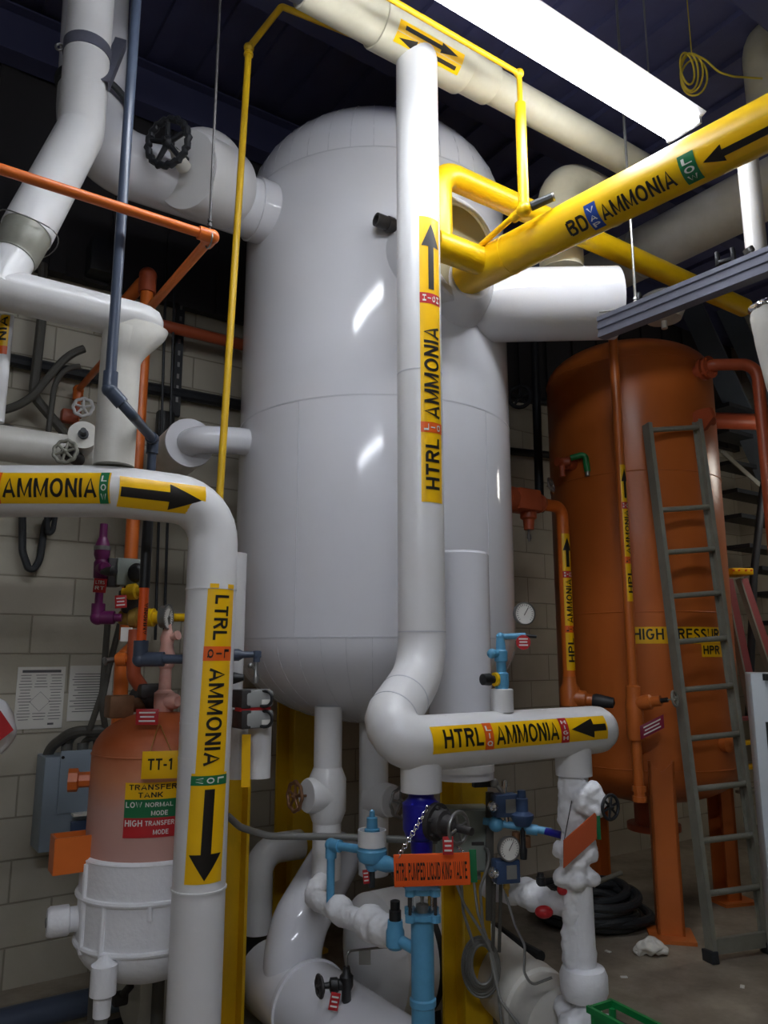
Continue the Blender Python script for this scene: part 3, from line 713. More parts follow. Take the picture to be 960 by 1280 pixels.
# ================================================================== orange receiver tank
TC = V((0, 0, 0)); tp = at(791, 600, 5.35); TC = V((tp.x, tp.y, 0)); TR = .575
tk = thing('receiver_tank', 'tall orange receiver tank at right behind the ladder', 'tank', TC)
tz1 = vz(TC, 455).z; tz1 = 3.55; tz0 = .92; hh = .26
prof = [(tz0-hh*math.cos(a), TR*math.sin(a)) for a in [PI/2*i/12 for i in range(12)]] + [(tz0, TR), (tz1, TR)] + [(tz1+hh*math.sin(a), TR*math.cos(a)) for a in [PI/2*i/12 for i in range(1, 12)]] + [(tz1+hh, 0)]
prof[0] = (tz0-hh, 0)
sh = MB().lathe(TC, Z, prof, 80).build('shell', 'tank_orange', tk)
for z in (tz0, tz0+.95, tz0+1.85, tz1): MB().torus(TC+Z*z, Z, TR, .004, 80, 6).build('weld_bead', 'tank_orange', sh)
def tleg(foot, top, wd=.15):
    x = V((TC.x-foot.x, TC.y-foot.y, 0)).normalized(); y = Z.cross(x); m = MB(); c = V((foot.x, foot.y, 0))-x*.035
    pl = [(-wd/2, 0), (wd/2, 0), (wd/2, top-.06), (0, top), (-wd/2, top-.06)]
    pts = [(a, b) for a, b in pl]
    m.prism([(-wd/2, .02), (wd/2, .02), (wd/2, top), (0, top-.07), (-wd/2, top)], c, y, Z, .02)
    m.prism([(-wd/2, .02), (-wd/2+.015, .02), (-wd/2+.015, top), (-wd/2, top)], c, y, Z, .1 if y.cross(Z).dot(x) > 0 else -.1)
    m.prism([(wd/2-.015, .02), (wd/2, .02), (wd/2, top), (wd/2-.015, top)], c, y, Z, .1 if y.cross(Z).dot(x) > 0 else -.1)
    m.box(c+x*.04+Z*.01, (.25, .25, .02), (x, y, Z)); return m.build('leg', 'tank_orange', tk)
ft = plane_z(839, 1172, 0)
tleg(ft, vz(ft, 950).z)
for a in (118, 222):
    v = V((ft.x-TC.x, ft.y-TC.y, 0)); v = Matrix.Rotation(math.radians(a), 3, 'Z') @ v; tleg(TC+v*1.0, 1.02)
# the two labelled vertical pipes, with valves
def hp_label(parent, base, r, y_bot, y_arrow, px_shift, yb1, yb2, ym, ymb):
    f = wrap(vz(base, y_bot), Z, toward(base, Z, px_shift), r); u = lambda py: (vz(base, py)-vz(base, y_bot)).z; hv = r*math.radians(50)
    L = u(y_arrow); pipe_label(parent, f, 0, L, -hv, hv, [('text', 'HPL', L*.06, L*.23, .62), ('band', 'LIQ', L*.27, L*.32, 'label_orange', 'ink'), ('text', 'AMMONIA', L*.34, L*.66, .62), ('band', 'HIGH', L*.67, L*.72, 'label_red'), ('arrow', L*.75, L*.97, .16, .42, .08)])
q1 = at(785, 750, 4.62)
lq = thing('hpl_pipe', 'slim orange pipe down the middle of the orange tank, HPL label and purple-tagged valve', 'pipe', vz(q1, 1012))
m = MB().cyl(vz(q1, 1000), vz(q1, 405), .0285, n=24).build('pipe', 'tank_orange', lq)
hp_label(lq, q1, .0285, 752, 582, 44, 0, 0, 0, 0)
m = MB(); c = vz(q1, 880); m.lathe(vz(q1, 925), Z, [(0, .03), (.0, .044), (.03, .05), (.2, .05), (.23, .044), (.3, .044), (.31, .03)], 20); vdir = V((.75, -.6, .15)).normalized(); m.lathe(c, vdir, [(0, .042), (.1, .042), (.11, .03), (.16, .03)], 18)
m.build('valve_body', 'tank_orange', lq)
MB().lathe(vz(q1, 1002), Z, [(0, .03), (.0, .04), (.03, .04), (.03, .033), (.055, .033), (.055, .04), (.085, .04), (.085, .03)], 10).build('pipe_union', 'tank_orange', lq)
m = MB(); m.cyl(c+vdir*.15, c+vdir*.2, .014, n=10); m.build('valve_stem', 'black', lq)
handwheel(lq, c+vdir*.24, vdir, .042, 'alum', 4, .007, .05)
red_tag(lq, c+V((.06, -.11, -.12)), .15, .075, V((.9, -.1, .45)), 0, 'tag_maroon', 'valve_tag', None)
q2 = at(706, 720, 4.72); qz = vz(q2, 634)
lq2 = thing('hpl_branch_pipe', 'orange HPL pipe at the left side of the orange tank, elbowing left at its top', 'pipe', vz(q2, 880))
MB().tube([vz(q2, 868), qz, on(qz, A, 664)], .038, bend=.07, n=24).build('pipe', 'orange', lq2)
hp_label(lq2, q2, .038, 838, 668, 34, 0, 0, 0, 0)
m = MB(); c = on(qz, A, 660); m.lathe(c+A*.12, -A, [(0, .05), (.03, .06), (.05, .05), (.16, .06), (.2, .075), (.32, .08), (.33, .05)], 20); m.lathe(c-Z*.0, -Z, [(0, .05), (.1, .05), (.11, .035), (.17, .03)], 16); m.box(c-A*.05, (.18, .16, .13), AX, .015); m.build('check_valve', 'red_orange', lq2)
m = MB(); m.cyl(c-Z*.16, c-Z*.24, .008, n=8); m.cyl(c-Z*.2, c-Z*.225, .014, n=8); m.build('drain_bolt', 'steel', lq2)
handwheel(lq2, c+V((.14, -.02, .1)), V((.8, -.5, .2)), .045, 'steel', 4, .006, .03)
m = MB(); m.lathe(vz(q2, 882), Z, [(0, .06), (.1, .06), (.13, .042), (.17, .04)], 20); bdv = V((.9, -.35, -.1)).normalized(); m.lathe(vz(q2, 872), bdv, [(0, .055), (.09, .05), (.1, .036), (.13, .036)], 18); m.build('angle_valve', 'tank_orange', lq2)
m = MB(); m.lathe(vz(q2, 872), bdv, [(.13, .034), (.15, .042), (.25, .03), (.26, .0)], 18); m.build('valve_cap', 'rubber', lq2)
# fittings on the tank shell
def on_tank(px, py, off=0):
    r = ray(px, py); o = V((CAM.x-TC.x, CAM.y-TC.y, 0)); dv = V((r.x, r.y, 0)); a = dv.dot(dv); b2 = 2*o.dot(dv); c2 = o.dot(o)-(TR+off)**2
    t = (-b2-math.sqrt(max(b2*b2-4*a*c2, 0)))/(2*a); return CAM+r*t
def tank_wrap(px, py):
    p = on_tank(px, py); n = V((p.x-TC.x, p.y-TC.y, 0)).normalized(); T = Z.cross(n)
    def f(u, v, h):
        a = u/TR; d = n*math.cos(a)+T*math.sin(a); return TC+d*(TR+h)+Z*(p.z+v)
    return f
wl = lambda px, py, f: None
f = tank_wrap(790, 795); 
lb = press(rect_bm(0, .64, -.047, .055), f, .002, 'tank_label', 'label_yellow', tk, both=True, step=.03)
press(fit(text_bm('HIGH PRESSURE'), .008, .63, -.026, .045), f, .0035, 'lettering', 'ink', lb, both=True, step=.02)
f = tank_wrap(877, 815); lb = press(rect_bm(0, .2, -.03, .048), f, .002, 'tank_label', 'label_yellow', tk, both=True, step=.03)
press(fit(text_bm('HPR'), .012, .15, -.016, .04), f, .0035, 'lettering', 'ink', lb, both=True, step=.02)
p = on_tank(716, 580); n = V((p.x-TC.x, p.y-TC.y, 0)).normalized()
nv = MB(); nv.lathe(p-n*.02, n, [(0, .045), (.08, .045), (.09, .03), (.16, .03)], 16); nv.lathe(p+n*.1, V((1, -.2, .0)), [(0, .03), (.05, .03), (.06, .022)], 14); nv.cyl(p+n*.1, p+n*.1-Z*.1, .02, n=12)
nv = nv.build('sample_valve', 'red_orange', tk)
m = MB(); e = p+n*.12+V((.07, -.02, .02)); m.tube([e, e+V((.09, -.03, .02)), e+V((.1, -.03, -.1))], [.022]*1+[.022]*20 if 0 else .021, bend=.03, n=12); m.build('green_coupling', 'green', nv)
m = MB(); e = e+V((.1, -.03, -.08)); m.cyl(e, e-Z*.05, .016, n=12); m.build('end_fitting', 'steel', nv)
lug = on_tank(872, 530); n = V((lug.x-TC.x, lug.y-TC.y, 0)).normalized(); y = Z.cross(n)
m = MB(); m.prism([(-.02, -.08), (.08, -.06), (.15, 0), (.13, .07), (.03, .08), (-.02, .06)], lug-y*.01, n, Z, .03); m.cyl(lug+n*.08-y*.03, lug+n*.08+y*.05, .025, n=16); m.build('lifting_lug', 'red_orange', tk)
p = on_tank(870, 465); n = V((p.x-TC.x, p.y-TC.y, 0)).normalized()
eq = MB(); pr = at(946, 455, 4.72); pd2 = V((pr.x, pr.y, 1.0))
eq.tube([p-n*.03, p+n*.12+Z*.01, pr, pd2], .038, bend={0: .05, 1: .06, 2: .1}, n=20); flange(eq, p+n*.06, n, .075); flange(eq, p+n*.1, n, .075)
eq.build('equalising_pipe', 'red_orange', tk)
p = on_tank(893, 498); eq = MB(); eq.tube([V((TC.x, TC.y, p.z))+A*.4, on(V((TC.x, TC.y, p.z))+A*.4, V((1, .1, 0)), 985)], .062, n=24); eq.build('side_pipe', 'red_orange', tk)
m = MB(); m.lathe(TC+Z*(tz0-hh+.02), -Z, [(0, .12), (.16, .12), (.161, .17), (.2, .17), (.2, .05)], 28); m.build('bottom_outlet', 'red_orange', tk)
p = on_tank(905, 930); n = V((p.x-TC.x, p.y-TC.y, 0)).normalized(); m = MB(); m.lathe(p-n*.02, n, [(0, .05), (.06, .05), (.07, .035)], 16); m.build('side_plug', 'tank_orange', tk)
# small handwheel right of the frosted valve, on the tank
p = on_tank(775, 1008); 

# ================================================================== ladder leaning on the tank
la, lb_ = plane_z(889, 1203, .0), plane_z(961, 1192, .0)
ta, tb = at(807, 530, 4.68), at(873, 526, 4.78)
ld = thing('extension_ladder', 'grey aluminium straight ladder leaning against the orange tank', 'ladder', (la+lb_)/2)
ux = (tb-ta).normalized()
for p0, p1, sg in ((la, ta, 1), (lb_, tb, -1)):
    d = (p1-p0).normalized(); x = (ux-d*ux.dot(d)).normalized(); y = d.cross(x); m = MB(); L = (p1-p0).length; c = (p0+p1)/2
    m.box(c, (.006, .07, L), (x, y, d)); m.box(c+y*.032+x*sg*.012, (.024, .006, L), (x, y, d)); m.box(c-y*.032+x*sg*.012, (.024, .006, L), (x, y, d)); m.build('side_rail', 'alum', ld)
    m = MB(); m.box(p0+d*.03, (.045, .085, .06), (x, y, d), .004); m.build('foot', 'rubber', ld)
N = 10
ypx = [540, 638, 691, 746, 803, 863, 924, 987, 1052, 1118]
for k, yp in enumerate(ypx):
    def pt(p0, p1, yp):
        lo, hi = 0., 1.
        for _ in range(40):
            mid = (lo+hi)/2
            if proj(p0.lerp(p1, mid))[1] > yp: lo = mid
            else: hi = mid
        return p0.lerp(p1, lo), lo
    a, t = pt(la, ta, yp if k else 538); b2 = lb_.lerp(tb, t)
    MB().cyl(a, b2, .0165, n=14).build('rung', 'alum', ld)
a, t = pt(la, ta, 1184); MB().bar(a, lb_.lerp(tb, t), .03, .075, Z).build('rung', 'alum', ld)

# ================================================================== ship stairs behind the tank
sr = thing('steel_stair', 'dark steel stairs climbing behind the orange tank', 'stairs', at(930, 900, 6.4))
def tr(px, py, d): return at(px, py, d)
top_a, bot_a = at(862, 378, 7.0), at(1010, 700, 6.4)
for off in (V((0, 0, 0)), A*.75+B*.0):
    a, b2 = top_a+off, bot_a+off; MB().bar(a+(a-b2)*.15, b2+(b2-a)*.8, .05, .2, V((0, 0, 1)).cross((b2-a)).cross(b2-a)).build('stringer', 'stair_steel', sr)
for yp, px in ((519, 905), (550, 905), (588, 910), (622, 915), (652, 920), (688, 930), (715, 945), (745, 955), (780, 965)):
    c = at(px+26, yp, 6.75); MB().box(c, (.85, .22, .035), (A, B, Z)).build('tread', 'dark_steel', sr)
MB().bar(at(902, 564, 6.3), at(956, 612, 6.2), .03, .03).build('brace', 'alum', sr)
MB().tube([at(955, 600, 6.2), at(942, 720, 6.2), at(936, 900, 6.2)], .03, n=12).build('handrail', 'dark_steel', sr)
# ---- red step ladder
p = at(918, 716, 5.75); pb = plane_z(985, 1120, 0); 
sl = thing('step_ladder', 'red fibreglass step ladder with yellow top behind the grey ladder', 'ladder', V((p.x+.2, p.y, 0)))
MB().box(p, (.17, .22, .05), (V((1, .15, 0)).normalized(), V((-.15, 1, 0)).normalized(), Z), .008).build('top_cap', 'label_yellow', sl)
m = MB()
for dx in (-.06, -.02, .03, .07): m.cyl(p+V((dx, -.127, .005)), p+V((dx, -.119, .005)), .008, n=8)
m.build('cap_rivet', 'label_orange', sl)
for px0, px1, dz in ((911, 944, -.12), (930, 985, .08)):
    a = at(px0-2, 724, 5.7+dz); b2 = at(px1+2, 900, 5.6+dz); e = b2+(b2-a)*((b2.z-.02)/(a.z-b2.z)); MB().bar(a, e, .075, .03, V((.3, -1, 0))).build('side_rail', 'fibreglass_red', sl)
    MB().bar(a+V((-.04, -.02, 0)), e+V((-.04, -.02, 0)), .014, .05, V((.3, -1, 0))).build('rail_edge', 'alum', sl)
for k in range(4):
    c = at(930+4*k, 898+k*30, 5.65); MB().box(c, (.3, .09, .02), AX).build('step', ('fibreglass_red' if k == 0 else 'label_yellow' if k < 3 else 'alum'), sl)
# ---- white cabinet at the right edge
ca = at(938, 842, 3.6); cb = plane_z(965, 1150, 0)
cx = V((.93, -.36, 0)).normalized(); cy = Z.cross(cx)
cw = thing('white_cabinet', 'pale grey metal cabinet cut off by the right edge', 'cabinet', V((ca.x+.2, ca.y+.1, 0)))
zc = ca.z
o3 = V((ca.x, ca.y, 0))
MB().box(o3+cx*.3+cy*.2+Z*(.06+(zc-.06)/2), (.6, .38, zc-.06), (cx, cy, Z), .006).build('body', 'cabinet_white', cw)
dr = MB().box(o3+cx*.33-cy*.012+Z*(.1+(zc-.14)/2), (.5, .02, zc-.16), (cx, cy, Z), .004).build('door', 'cabinet_white', cw)
m = MB(); m.box(o3+cx*.055-cy*.002+Z*zc*.55, (.02, .012, zc*.62), (cx, cy, Z)); m.build('door_gap_seal', 'black', cw)
for zz in (.25, zc-.03): MB().cyl(o3+cx*.06-cy*.012+Z*zz, o3+cx*.06-cy*.012+Z*(zz+.03), .012, n=10).build('hinge', 'black', cw)
m = MB()
for ex in (.04, .56):
    for ey in (.04, .36): m.cyl(o3+cx*ex+cy*ey, o3+cx*ex+cy*ey+Z*.07, .018, n=10)
m.build('feet', 'black', cw)
# ================================================================== pipes at the upper left
kx = vz(kink, 600)
u0 = V((kink.x, kink.y, kink.z)); u1 = vz(kink, 398)          # the drop meets the LTRL pipe
ud = thing('white_drop_line', 'white insulated line coming from the ceiling at left, dropping onto the LTRL pipe', 'pipe', V((kink.x, kink.y, kink.z+LR)))
ur = .072; uend = on(u1, A, 190)
uL = on(u1, A, -8)
m = MB(); m.cyl(V((u0.x, u0.y, u0.z+LR)), V((u1.x, u1.y, u1.z-.05)), .071, n=32)
m.build('drop', 'jacket_old', ud)
m = MB(); cdir = Z
Lr = (uend-uL).length
m.lathe(uL-A*.25, A, [(0, ur), (Lr+.19, ur), (Lr+.23, ur*.94), (Lr+.265, ur*.75), (Lr+.285, ur*.4), (Lr+.29, 0)], 36); m.build('run', 'jacket', ud)
mid = u1+A*.055
m = MB()
n = 20; prev = None
for i in range(n+1):
    f = i/n; s = f*f*(3-2*f); c = V((u1.x, u1.y, 0))+A*(.05*(1-s)); r = .069+(.118-.069)*(1-s)**1.2; z = u1.z-.02-.17*f
    rg = [m.b.verts.new(c+Z*z+A*(math.cos(2*PI*k/32)*r)+B*(math.sin(2*PI*k/32)*(.071))) for k in range(32)]
    if prev: m.skin(prev, rg)
    else: m.b.faces.new(rg[::-1])
    prev = rg
m.b.faces.new(prev); m.build('tee_fairing', 'jacket_old', ud)
# the diagonal from the ceiling
g2 = at(101, 165, 2.72); g3 = at(22, 312, 2.5); g1 = vz(g2, -60); gr = .088
gd = (g3-g2).normalized(); ge = g2+gd*((at(30, 292, 2.53)-g2).length)
MB().tube([g1, g2, ge], gr, bend=.12, n=36, seg=5).build('diagonal', 'jacket', ud)
MB().lathe(ge-gd*.01, gd, [(0, gr*.97), (.12, gr*.92), (.13, gr*.86), (.14, gr*.86)], 32).build('metal_sleeve', 'alum', ud)
MB().lathe(ge+gd*.12, gd, [(0, gr*.82), (.16, gr*.82)], 32).build('stub', 'jacket', ud)
m = MB(); x, y, _ = frame(gd); c = ge+gd*.0
m.tube([c+(x*math.cos(a)+y*math.sin(a))*(gr*1.2)+gd*.02*math.sin(a*2) for a in [2*PI*i/30 for i in range(30)]], .0022, n=6, closed=True)
m.build('tie_wire', 'steel', ud)
# clamp
cc = vz(g2, 66)
cl = thing('pipe_clamp', 'grey pipe clamp and strut bracing the white pipe at the top left', 'clamp', cc)
MB().lathe(cc-Z*.025, Z, [(0, gr+.0005), (0, gr+.004), (.05, gr+.004), (.05, gr+.0005)], 36).build('strap', 'galv', cl)
m = MB(); e = cc+V((-gr-.012, -.03, 0)); m.torus(e, V((.2, -1, 0)), .014, .005, 16, 8); m.build('eye_bolt', 'steel', cl)
sa, sb = at(129, 106, 2.7), at(151, 54, 2.95); sdv = (sb-sa).normalized(); sxx = sdv.cross(V((.3, -1, 0))).normalized(); syy = sdv.cross(sxx); m = MB()
m.prism([(-.024, -.02), (.024, -.02), (.024, .02), (.018, .02), (.018, -.014), (-.018, -.014), (-.018, .02), (-.024, .02)], sa, sxx, syy, (sb-sa).length)
m.build('strut', 'galv', cl)
# big pipe with insulated valve, from the vessel
v0 = at(318, 262, 3.62); vdn = (VC+Z*v0.z-v0); vdn.z = 0
vdir2 = -A
vp0 = on(v0, A, 322); vp1 = on(v0, A, 112)
bp = thing('insulated_valve_line', 'thick white insulated line with shut-off valve joining the vessel at upper left', 'pipe', on(v0, A, 215)-Z*.15)
ve = vp0+A*.08; vr = .152
MB().tube([vp0+A*.1, vp1, vz(vp1, -30)+B*.12], vr, bend=.2, n=40, seg=9).build('pipe', 'jacket_gloss', bp)
m = MB(); m.lathe(vp0-A*.03, A, [(0, vr+.001), (.0, vr+.012), (.14, vr+.012), (.14, vr+.001)], 40); m.build('collar', 'jacket_gloss', bp)
vb = on(v0, A, 226); bdir = V((-.32, -.78, .36)).normalized()
bdir = V((-.42, -.86, -.22)).normalized(); fc = at(232, 212, vb.y-.17)
body = MB(); body.lathe(fc, -bdir, [(0, 0), (.001, .178), (.012, .184), (.2, .196), (.3, .19), (.37, .14), (.4, 0)], 44); bo = body.build('valve_jacket', 'jacket', bp)
MB().ball(at(256, 214, vb.y+.03), .2, (1, 1, .98), 4).build('valve_bulge', 'jacket', bp)
hwc = at(210, 178, fc.y-.16)
MB().lathe(fc+(hwc-fc)*.08, hwc-fc, [(0, .034), (.08, .026), (.1, .018), (.15, .018)], 20).build('valve_bonnet', 'jacket_old', bp)
handwheel(bp, hwc, V((-.3, -.85, -.1)), .105, 'dark_steel', 5, .016, .16, 18)
m = MB()
for py, dz in ((150, 0),):
    e = vz(vp1, 150); m.torus(e+V((0, 0, .12)), V((.25, .1, 1)), vr+.012, .016, 40, 8)
m.build('rubber_band', 'rubber', bp)
# side connection with white collar
j0 = at(296, 551, 3.72); j1 = at(243, 549, 3.6); 
jn = thing('side_nozzle_pipe', 'small white elbow with round collar entering the left of the vessel', 'pipe', j1)
jd = V((-.5, .86, 0))
MB().tube([VC+Z*j0.z+(j0-VC-Z*j0.z)*.9, j0, j1, j1+jd*.12], .068, bend={0: .05, 1: .3, 2: .075}, n=28).build('elbow', 'jacket_gloss', jn)
MB().lathe(j1+jd*.08, jd, [(0, .1), (.003, .118), (.03, .122), (.75, .122)], 36).build('insulation_sleeve', 'jacket_old', jn)
MB().lathe(j1+jd*.07, jd, [(0, .07), (0, .122), (.012, .124), (.012, .07)], 36).build('collar', 'jacket_gloss', jn)

# ---- grey plastic conduit stepping behind the LTRL pipe
a0 = at(137, 487, 2.40); a1 = at(191, 549, 2.98)
pv = thing('grey_plastic_pipe', 'dark grey plastic pipe from the ceiling, offset elbows, orange sticker at its foot', 'pipe', vz(a1, 826))
pb = vz(a1, 824)
pe = on(pb, A, 318); 
MB().tube([vz(a0, -30), a0, at(166, 520, 2.44), a1, pb, on(pb, V((1, .0, 0)), 236)], .0178, bend=.022, n=18).build('pipe', 'pvc', pv)
m = MB()
def sock(p, d, l=.06, r=.024): m.cyl(p, p+V(d).normalized()*l, r, n=18)
m.ball(a0, .0255); sock(a0, Z); sock(a0, at(166, 520, 2.44)-a0); m.build('elbow', 'pvc', pv)
m = MB(); m.ball(a1, .0255); sock(a1, -Z); sock(a1, at(166, 520, 2.44)-a1); m.build('elbow', 'pvc', pv)
m = MB(); m.ball(pb, .03); sock(pb, Z, .07, .028); sock(pb, (1, 0, 0), .09, .028); m.build('elbow', 'pvc', pv)
f = wrap(vz(a1, 810), Z, toward(a1, Z, 10), .0178); st_l = press(rect_bm(0, (vz(a1, 735)-vz(a1, 810)).z, -.026, .026), f, .001, 'sticker', 'sign_orange', pv, both=True)
press(fit(text_bm('AMMONIA'), .05, .17, -.016, .0), f, .002, 'lettering', 'ink', st_l)
press(poly_bm([(.018, -.008), (.03, -.014), (.03, -.002)]), f, .002, 'arrow', 'ink', st_l)
# ---- orange overhead line
o1 = at(265, 296, 2.5); oL = on(o1, A, -30); ob = on(o1, B, 98); obd = vz(ob, 545)
ol = thing('orange_overhead_line', 'slim orange pipe crossing the upper left, turning back to a small valve', 'pipe', obd)
MB().tube([oL, o1, ob, obd], .0175, bend=.02, n=16).build('pipe', 'orange', ol)
m = MB(); m.ball(o1, .026); m.cyl(o1, o1-A*.05, .024); m.cyl(o1, o1+B*.05, .024); m.build('elbow', 'orange', ol)
m = MB(); m.ball(ob, .03); m.cyl(ob, ob-Z*.06, .028); m.build('elbow', 'orange', ol)
m = MB(); q = vz(ob, 522); m.box(q+V((-.03, -.02, 0)), (.09, .06, .075), AX, .012); m.cyl(q, q+Z*.08, .028, .02); m.build('valve_body', 'red_orange', ol)
handwheel(ol, at(104, 509, q.y-.12), V((.2, -1, .1)), .05, 'white_plastic', 5, .009, .1, 8)
m = MB(); e = o1-Z*.0; m.torus(e+V((-.01, -.0, -.01)), A, .03, .003, 20, 6); m.build('hanger_ring', 'steel', ol)
# ---- orange riser by the wall
w0 = at(164, 690, 3.9); 
wr = thing('orange_wall_riser', 'orange pipe rising by the block wall behind the grey plastic pipe', 'pipe', vz(w0, 800))
wt = vz(w0, 345)
MB().tube([vz(w0, 800), wt, wt+V((-.3, .25, -.16))], .034, bend=.05, n=20).build('pipe', 'orange', wr)
m = MB(); m.ball(wt, .048); m.cyl(wt, wt-Z*.1, .046); m.build('elbow', 'red_orange', wr)
wq = at(212, 409, 4.3); wl_ = thing('orange_back_pipe', 'dull orange horizontal pipe high on the wall left of the vessel', 'pipe', on(wq, A, 250))
MB().cyl(on(wq, A, 190), on(wq, A, 340), .035, n=18).build('pipe', 'red_orange', wl_)
wq = at(270, 603, 4.85); wl2 = thing('low_orange_pipe', 'orange horizontal pipe just above the LTRL elbow by the wall', 'pipe', on(wq, A, 250))
MB().cyl(on(wq, A, 195), on(wq, A, 318), .044, n=18).build('pipe', 'red_orange', wl2)
# ---- cream horizontal valve line at left edge
c1 = at(60, 562, 3.3)
cl2 = thing('cream_valve_line', 'dirty cream horizontal pipe with a small valve at the left edge above the LTRL pipe', 'pipe', on(c1, A, 40))
MB().cyl(on(c1, A, -40), on(c1, A, 160), .078, n=32).build('pipe', 'jacket_old', cl2)
m = MB(); m.tube([at(-8, 535, 3.25), at(10, 533, 3.22), at(22, 538, 3.22), at(24, 552, 3.22)], .012, n=10); m.build('drain_hook', 'conduit_dark', cl2)
q = at(84, 566, 3.16); m = MB(); m.cyl(q, q+V((.0, .12, 0)), .03); m.build('valve_stem', 'iron', cl2)
handwheel(cl2, q-V((0, .02, 0)), V((.0, -1, .05)), .048, 'alum', 6, .008, .04, 9)
red_tag(cl2, at(79, 594, 3.14), .04, .05, V((1, 0, 0)), .1, lines=None)
q = at(104, 545, 3.2); m = MB(); m.lathe(q, V((.35, -.9, .1)), [(-.1, .05), (0, .05), (.002, .062), (.015, .062), (.016, 0)], 28); m.build('insulated_bonnet', 'jacket_old', cl2)
m = MB(); m.lathe(q, V((.35, -.9, .1)), [(.016, .022), (.03, .022), (.031, .014), (.07, .012)], 12); m.build('stem_hole', 'rubber', cl2)
# ---- white pipe with yellow label at the left edge
p = at(6, 430, 2.56)
wp = thing('edge_label_pipe', 'white pipe at the left edge with a slice of yellow label', 'pipe', vz(p, 530))
MB().cyl(vz(p, 528), vz(p, 395), .022, n=24).build('pipe', 'white_plastic', wp)
f = wrap(vz(p, 445), Z, toward(p, Z, -35), .022); lb = press(rect_bm(0, .145, -.022, .022), f, .001, 'pipe_label', 'label_yellow', wp, both=True)
press(fit(text_bm('NIA'), .05, .14, -.016, .012), f, .002, 'lettering', 'ink', lb); press(rect_bm(.0, .03, -.022, .022), f, .0016, 'colour_band', 'label_orange', lb)
# ---- things on the block wall
def on_wall(px, py, off=.02):
    r = ray(px, py); t = (WB-off-CAM.dot(B))/r.dot(B); return CAM+r*t
def wall_tube(name, label, cat, pts, r, mt, off=.03, bend=.1, group=None):
    P = [on_wall(x, y, off) for x, y in pts]; o = MB().tube(P, r, bend=bend, n=10).build(name, mt); return tag(o, label, cat, group)
wall_tube('black_conduit_pipe', 'black horizontal pipe along the wall behind the white pipes at left', 'pipe', [(-10, 445), (100, 468), (180, 484), (330, 512)], .036, 'dark_steel', .05, 3)
wall_tube('wall_conduit', 'dark conduit bending left to right down the wall behind the cream line', 'conduit', [(54, 330), (52, 400), (42, 490), (46, 500), (84, 545)], .026, 'conduit_dark', .12)
wall_tube('wall_cable', 'dark hose sweeping from the left edge up to the orange pipe', 'hose', [(-10, 515), (30, 508), (62, 470), (85, 443), (105, 436)], .022, 'conduit_dark', .17, .4)
wall_tube('wall_cable', 'dark vertical cable on the wall, curving over at its top, left of the orange valve', 'cable', [(58, 640), (58, 560), (68, 480), (82, 460), (100, 458)], .015, 'conduit_dark', .21, .25)
wall_tube('hanging_hose', 'dark hose loop hanging under the LTRL text label', 'hose', [(28, 630), (28, 690), (38, 718), (50, 700), (56, 655), (66, 640)], .019, 'rubber', .06, .14)
wall_tube('hanging_hose', 'short dark hose end beside the longer loop under the LTRL label', 'hose', [(58, 640), (60, 668), (66, 664), (70, 640)], .014, 'rubber', .1, .05)
for i, px in enumerate((203, 214)):
    wall_tube('thin_conduit', 'thin dark conduit running down the wall, %s of a close pair' % ('left' if i == 0 else 'right'), 'conduit', [(px+5, 330), (px-9, 800)], .008, 'dark_steel', .17)
st2 = on_wall(222, 440, .06); t = thing('slotted_channel', 'dark perforated channel beside the thin conduits on the wall', 'channel', st2)
m = MB(); a, b2 = on_wall(228, 330, .06), on_wall(219, 520, .06); m.bar(a, b2, .05, .03, B); m.build('channel', 'dark_steel', t)
m = MB(); m.box(on_wall(206, 535, .08), (.1, .06, .2), AX, .01); m.build('junction_box', 'black', t)
m = MB()
for k in range(9): 
    c = a.lerp(b2, .3+k*.075)-B*.016; m.box(c, (.014, .003, .03), AX)
m.build('slots', 'steel', t)
m = MB().box(on_wall(126, 325, .14), (.14, .14, .2), AX, .01); tag(m.build('wall_box', 'dark_steel'), 'dark box high on the wall behind the grey plastic pipe', 'box')
# sheets of paper on the wall
def sheet(name, label, c, wd, h, rows):
    c = on_wall(*c, .004); t = thing(name, label, 'paper', c-Z*h/2)
    MB().box(c, (wd, .003, h), AX).build('sheet', 'paper', t)
    m = MB(); rows(m, c-B*.0022); m.build('print', 'paper_ink', t)
    return t
def r1_(m, c):
    m.box(c+Z*.135, (.19, .001, .014), AX)
    for k in range(16):
        for x in (-.075, 0, .075):
            if abs(x) < .01 and 4 < k < 13: continue
            m.box(c+A*x+Z*(.115-k*.015), (.055+.01*math.sin(k*5+x*90), .001, .003), AX)
    s = .05
    for i in range(4):
        p = [V((0, 0, s)), V((s, 0, 0)), V((0, 0, -s)), V((-s, 0, 0))]; a, b2 = p[i], p[(i+1) % 4]
        m.bar(c-Z*.02+A*a.x+Z*a.z, c-Z*.02+A*b2.x+Z*b2.z, .001, .003, A.cross(Z))
    m.box(c+A*.06-Z*.135, (.03, .001, .01), AX)
def r2_(m, c):
    for k in range(15): m.box(c+Z*(.1-k*.014)+A*(.012*math.sin(k*3)), (.17+.02*math.sin(k*7), .001, .0035), AX)
sheet('hazard_notice', 'white printed notice with a diamond on the block wall, the left of two', (50, 872), .235, .315, r1_)
sheet('printed_sheet', 'white sheet of plain text on the block wall, the right of two', (113, 866), .225, .29, r2_)
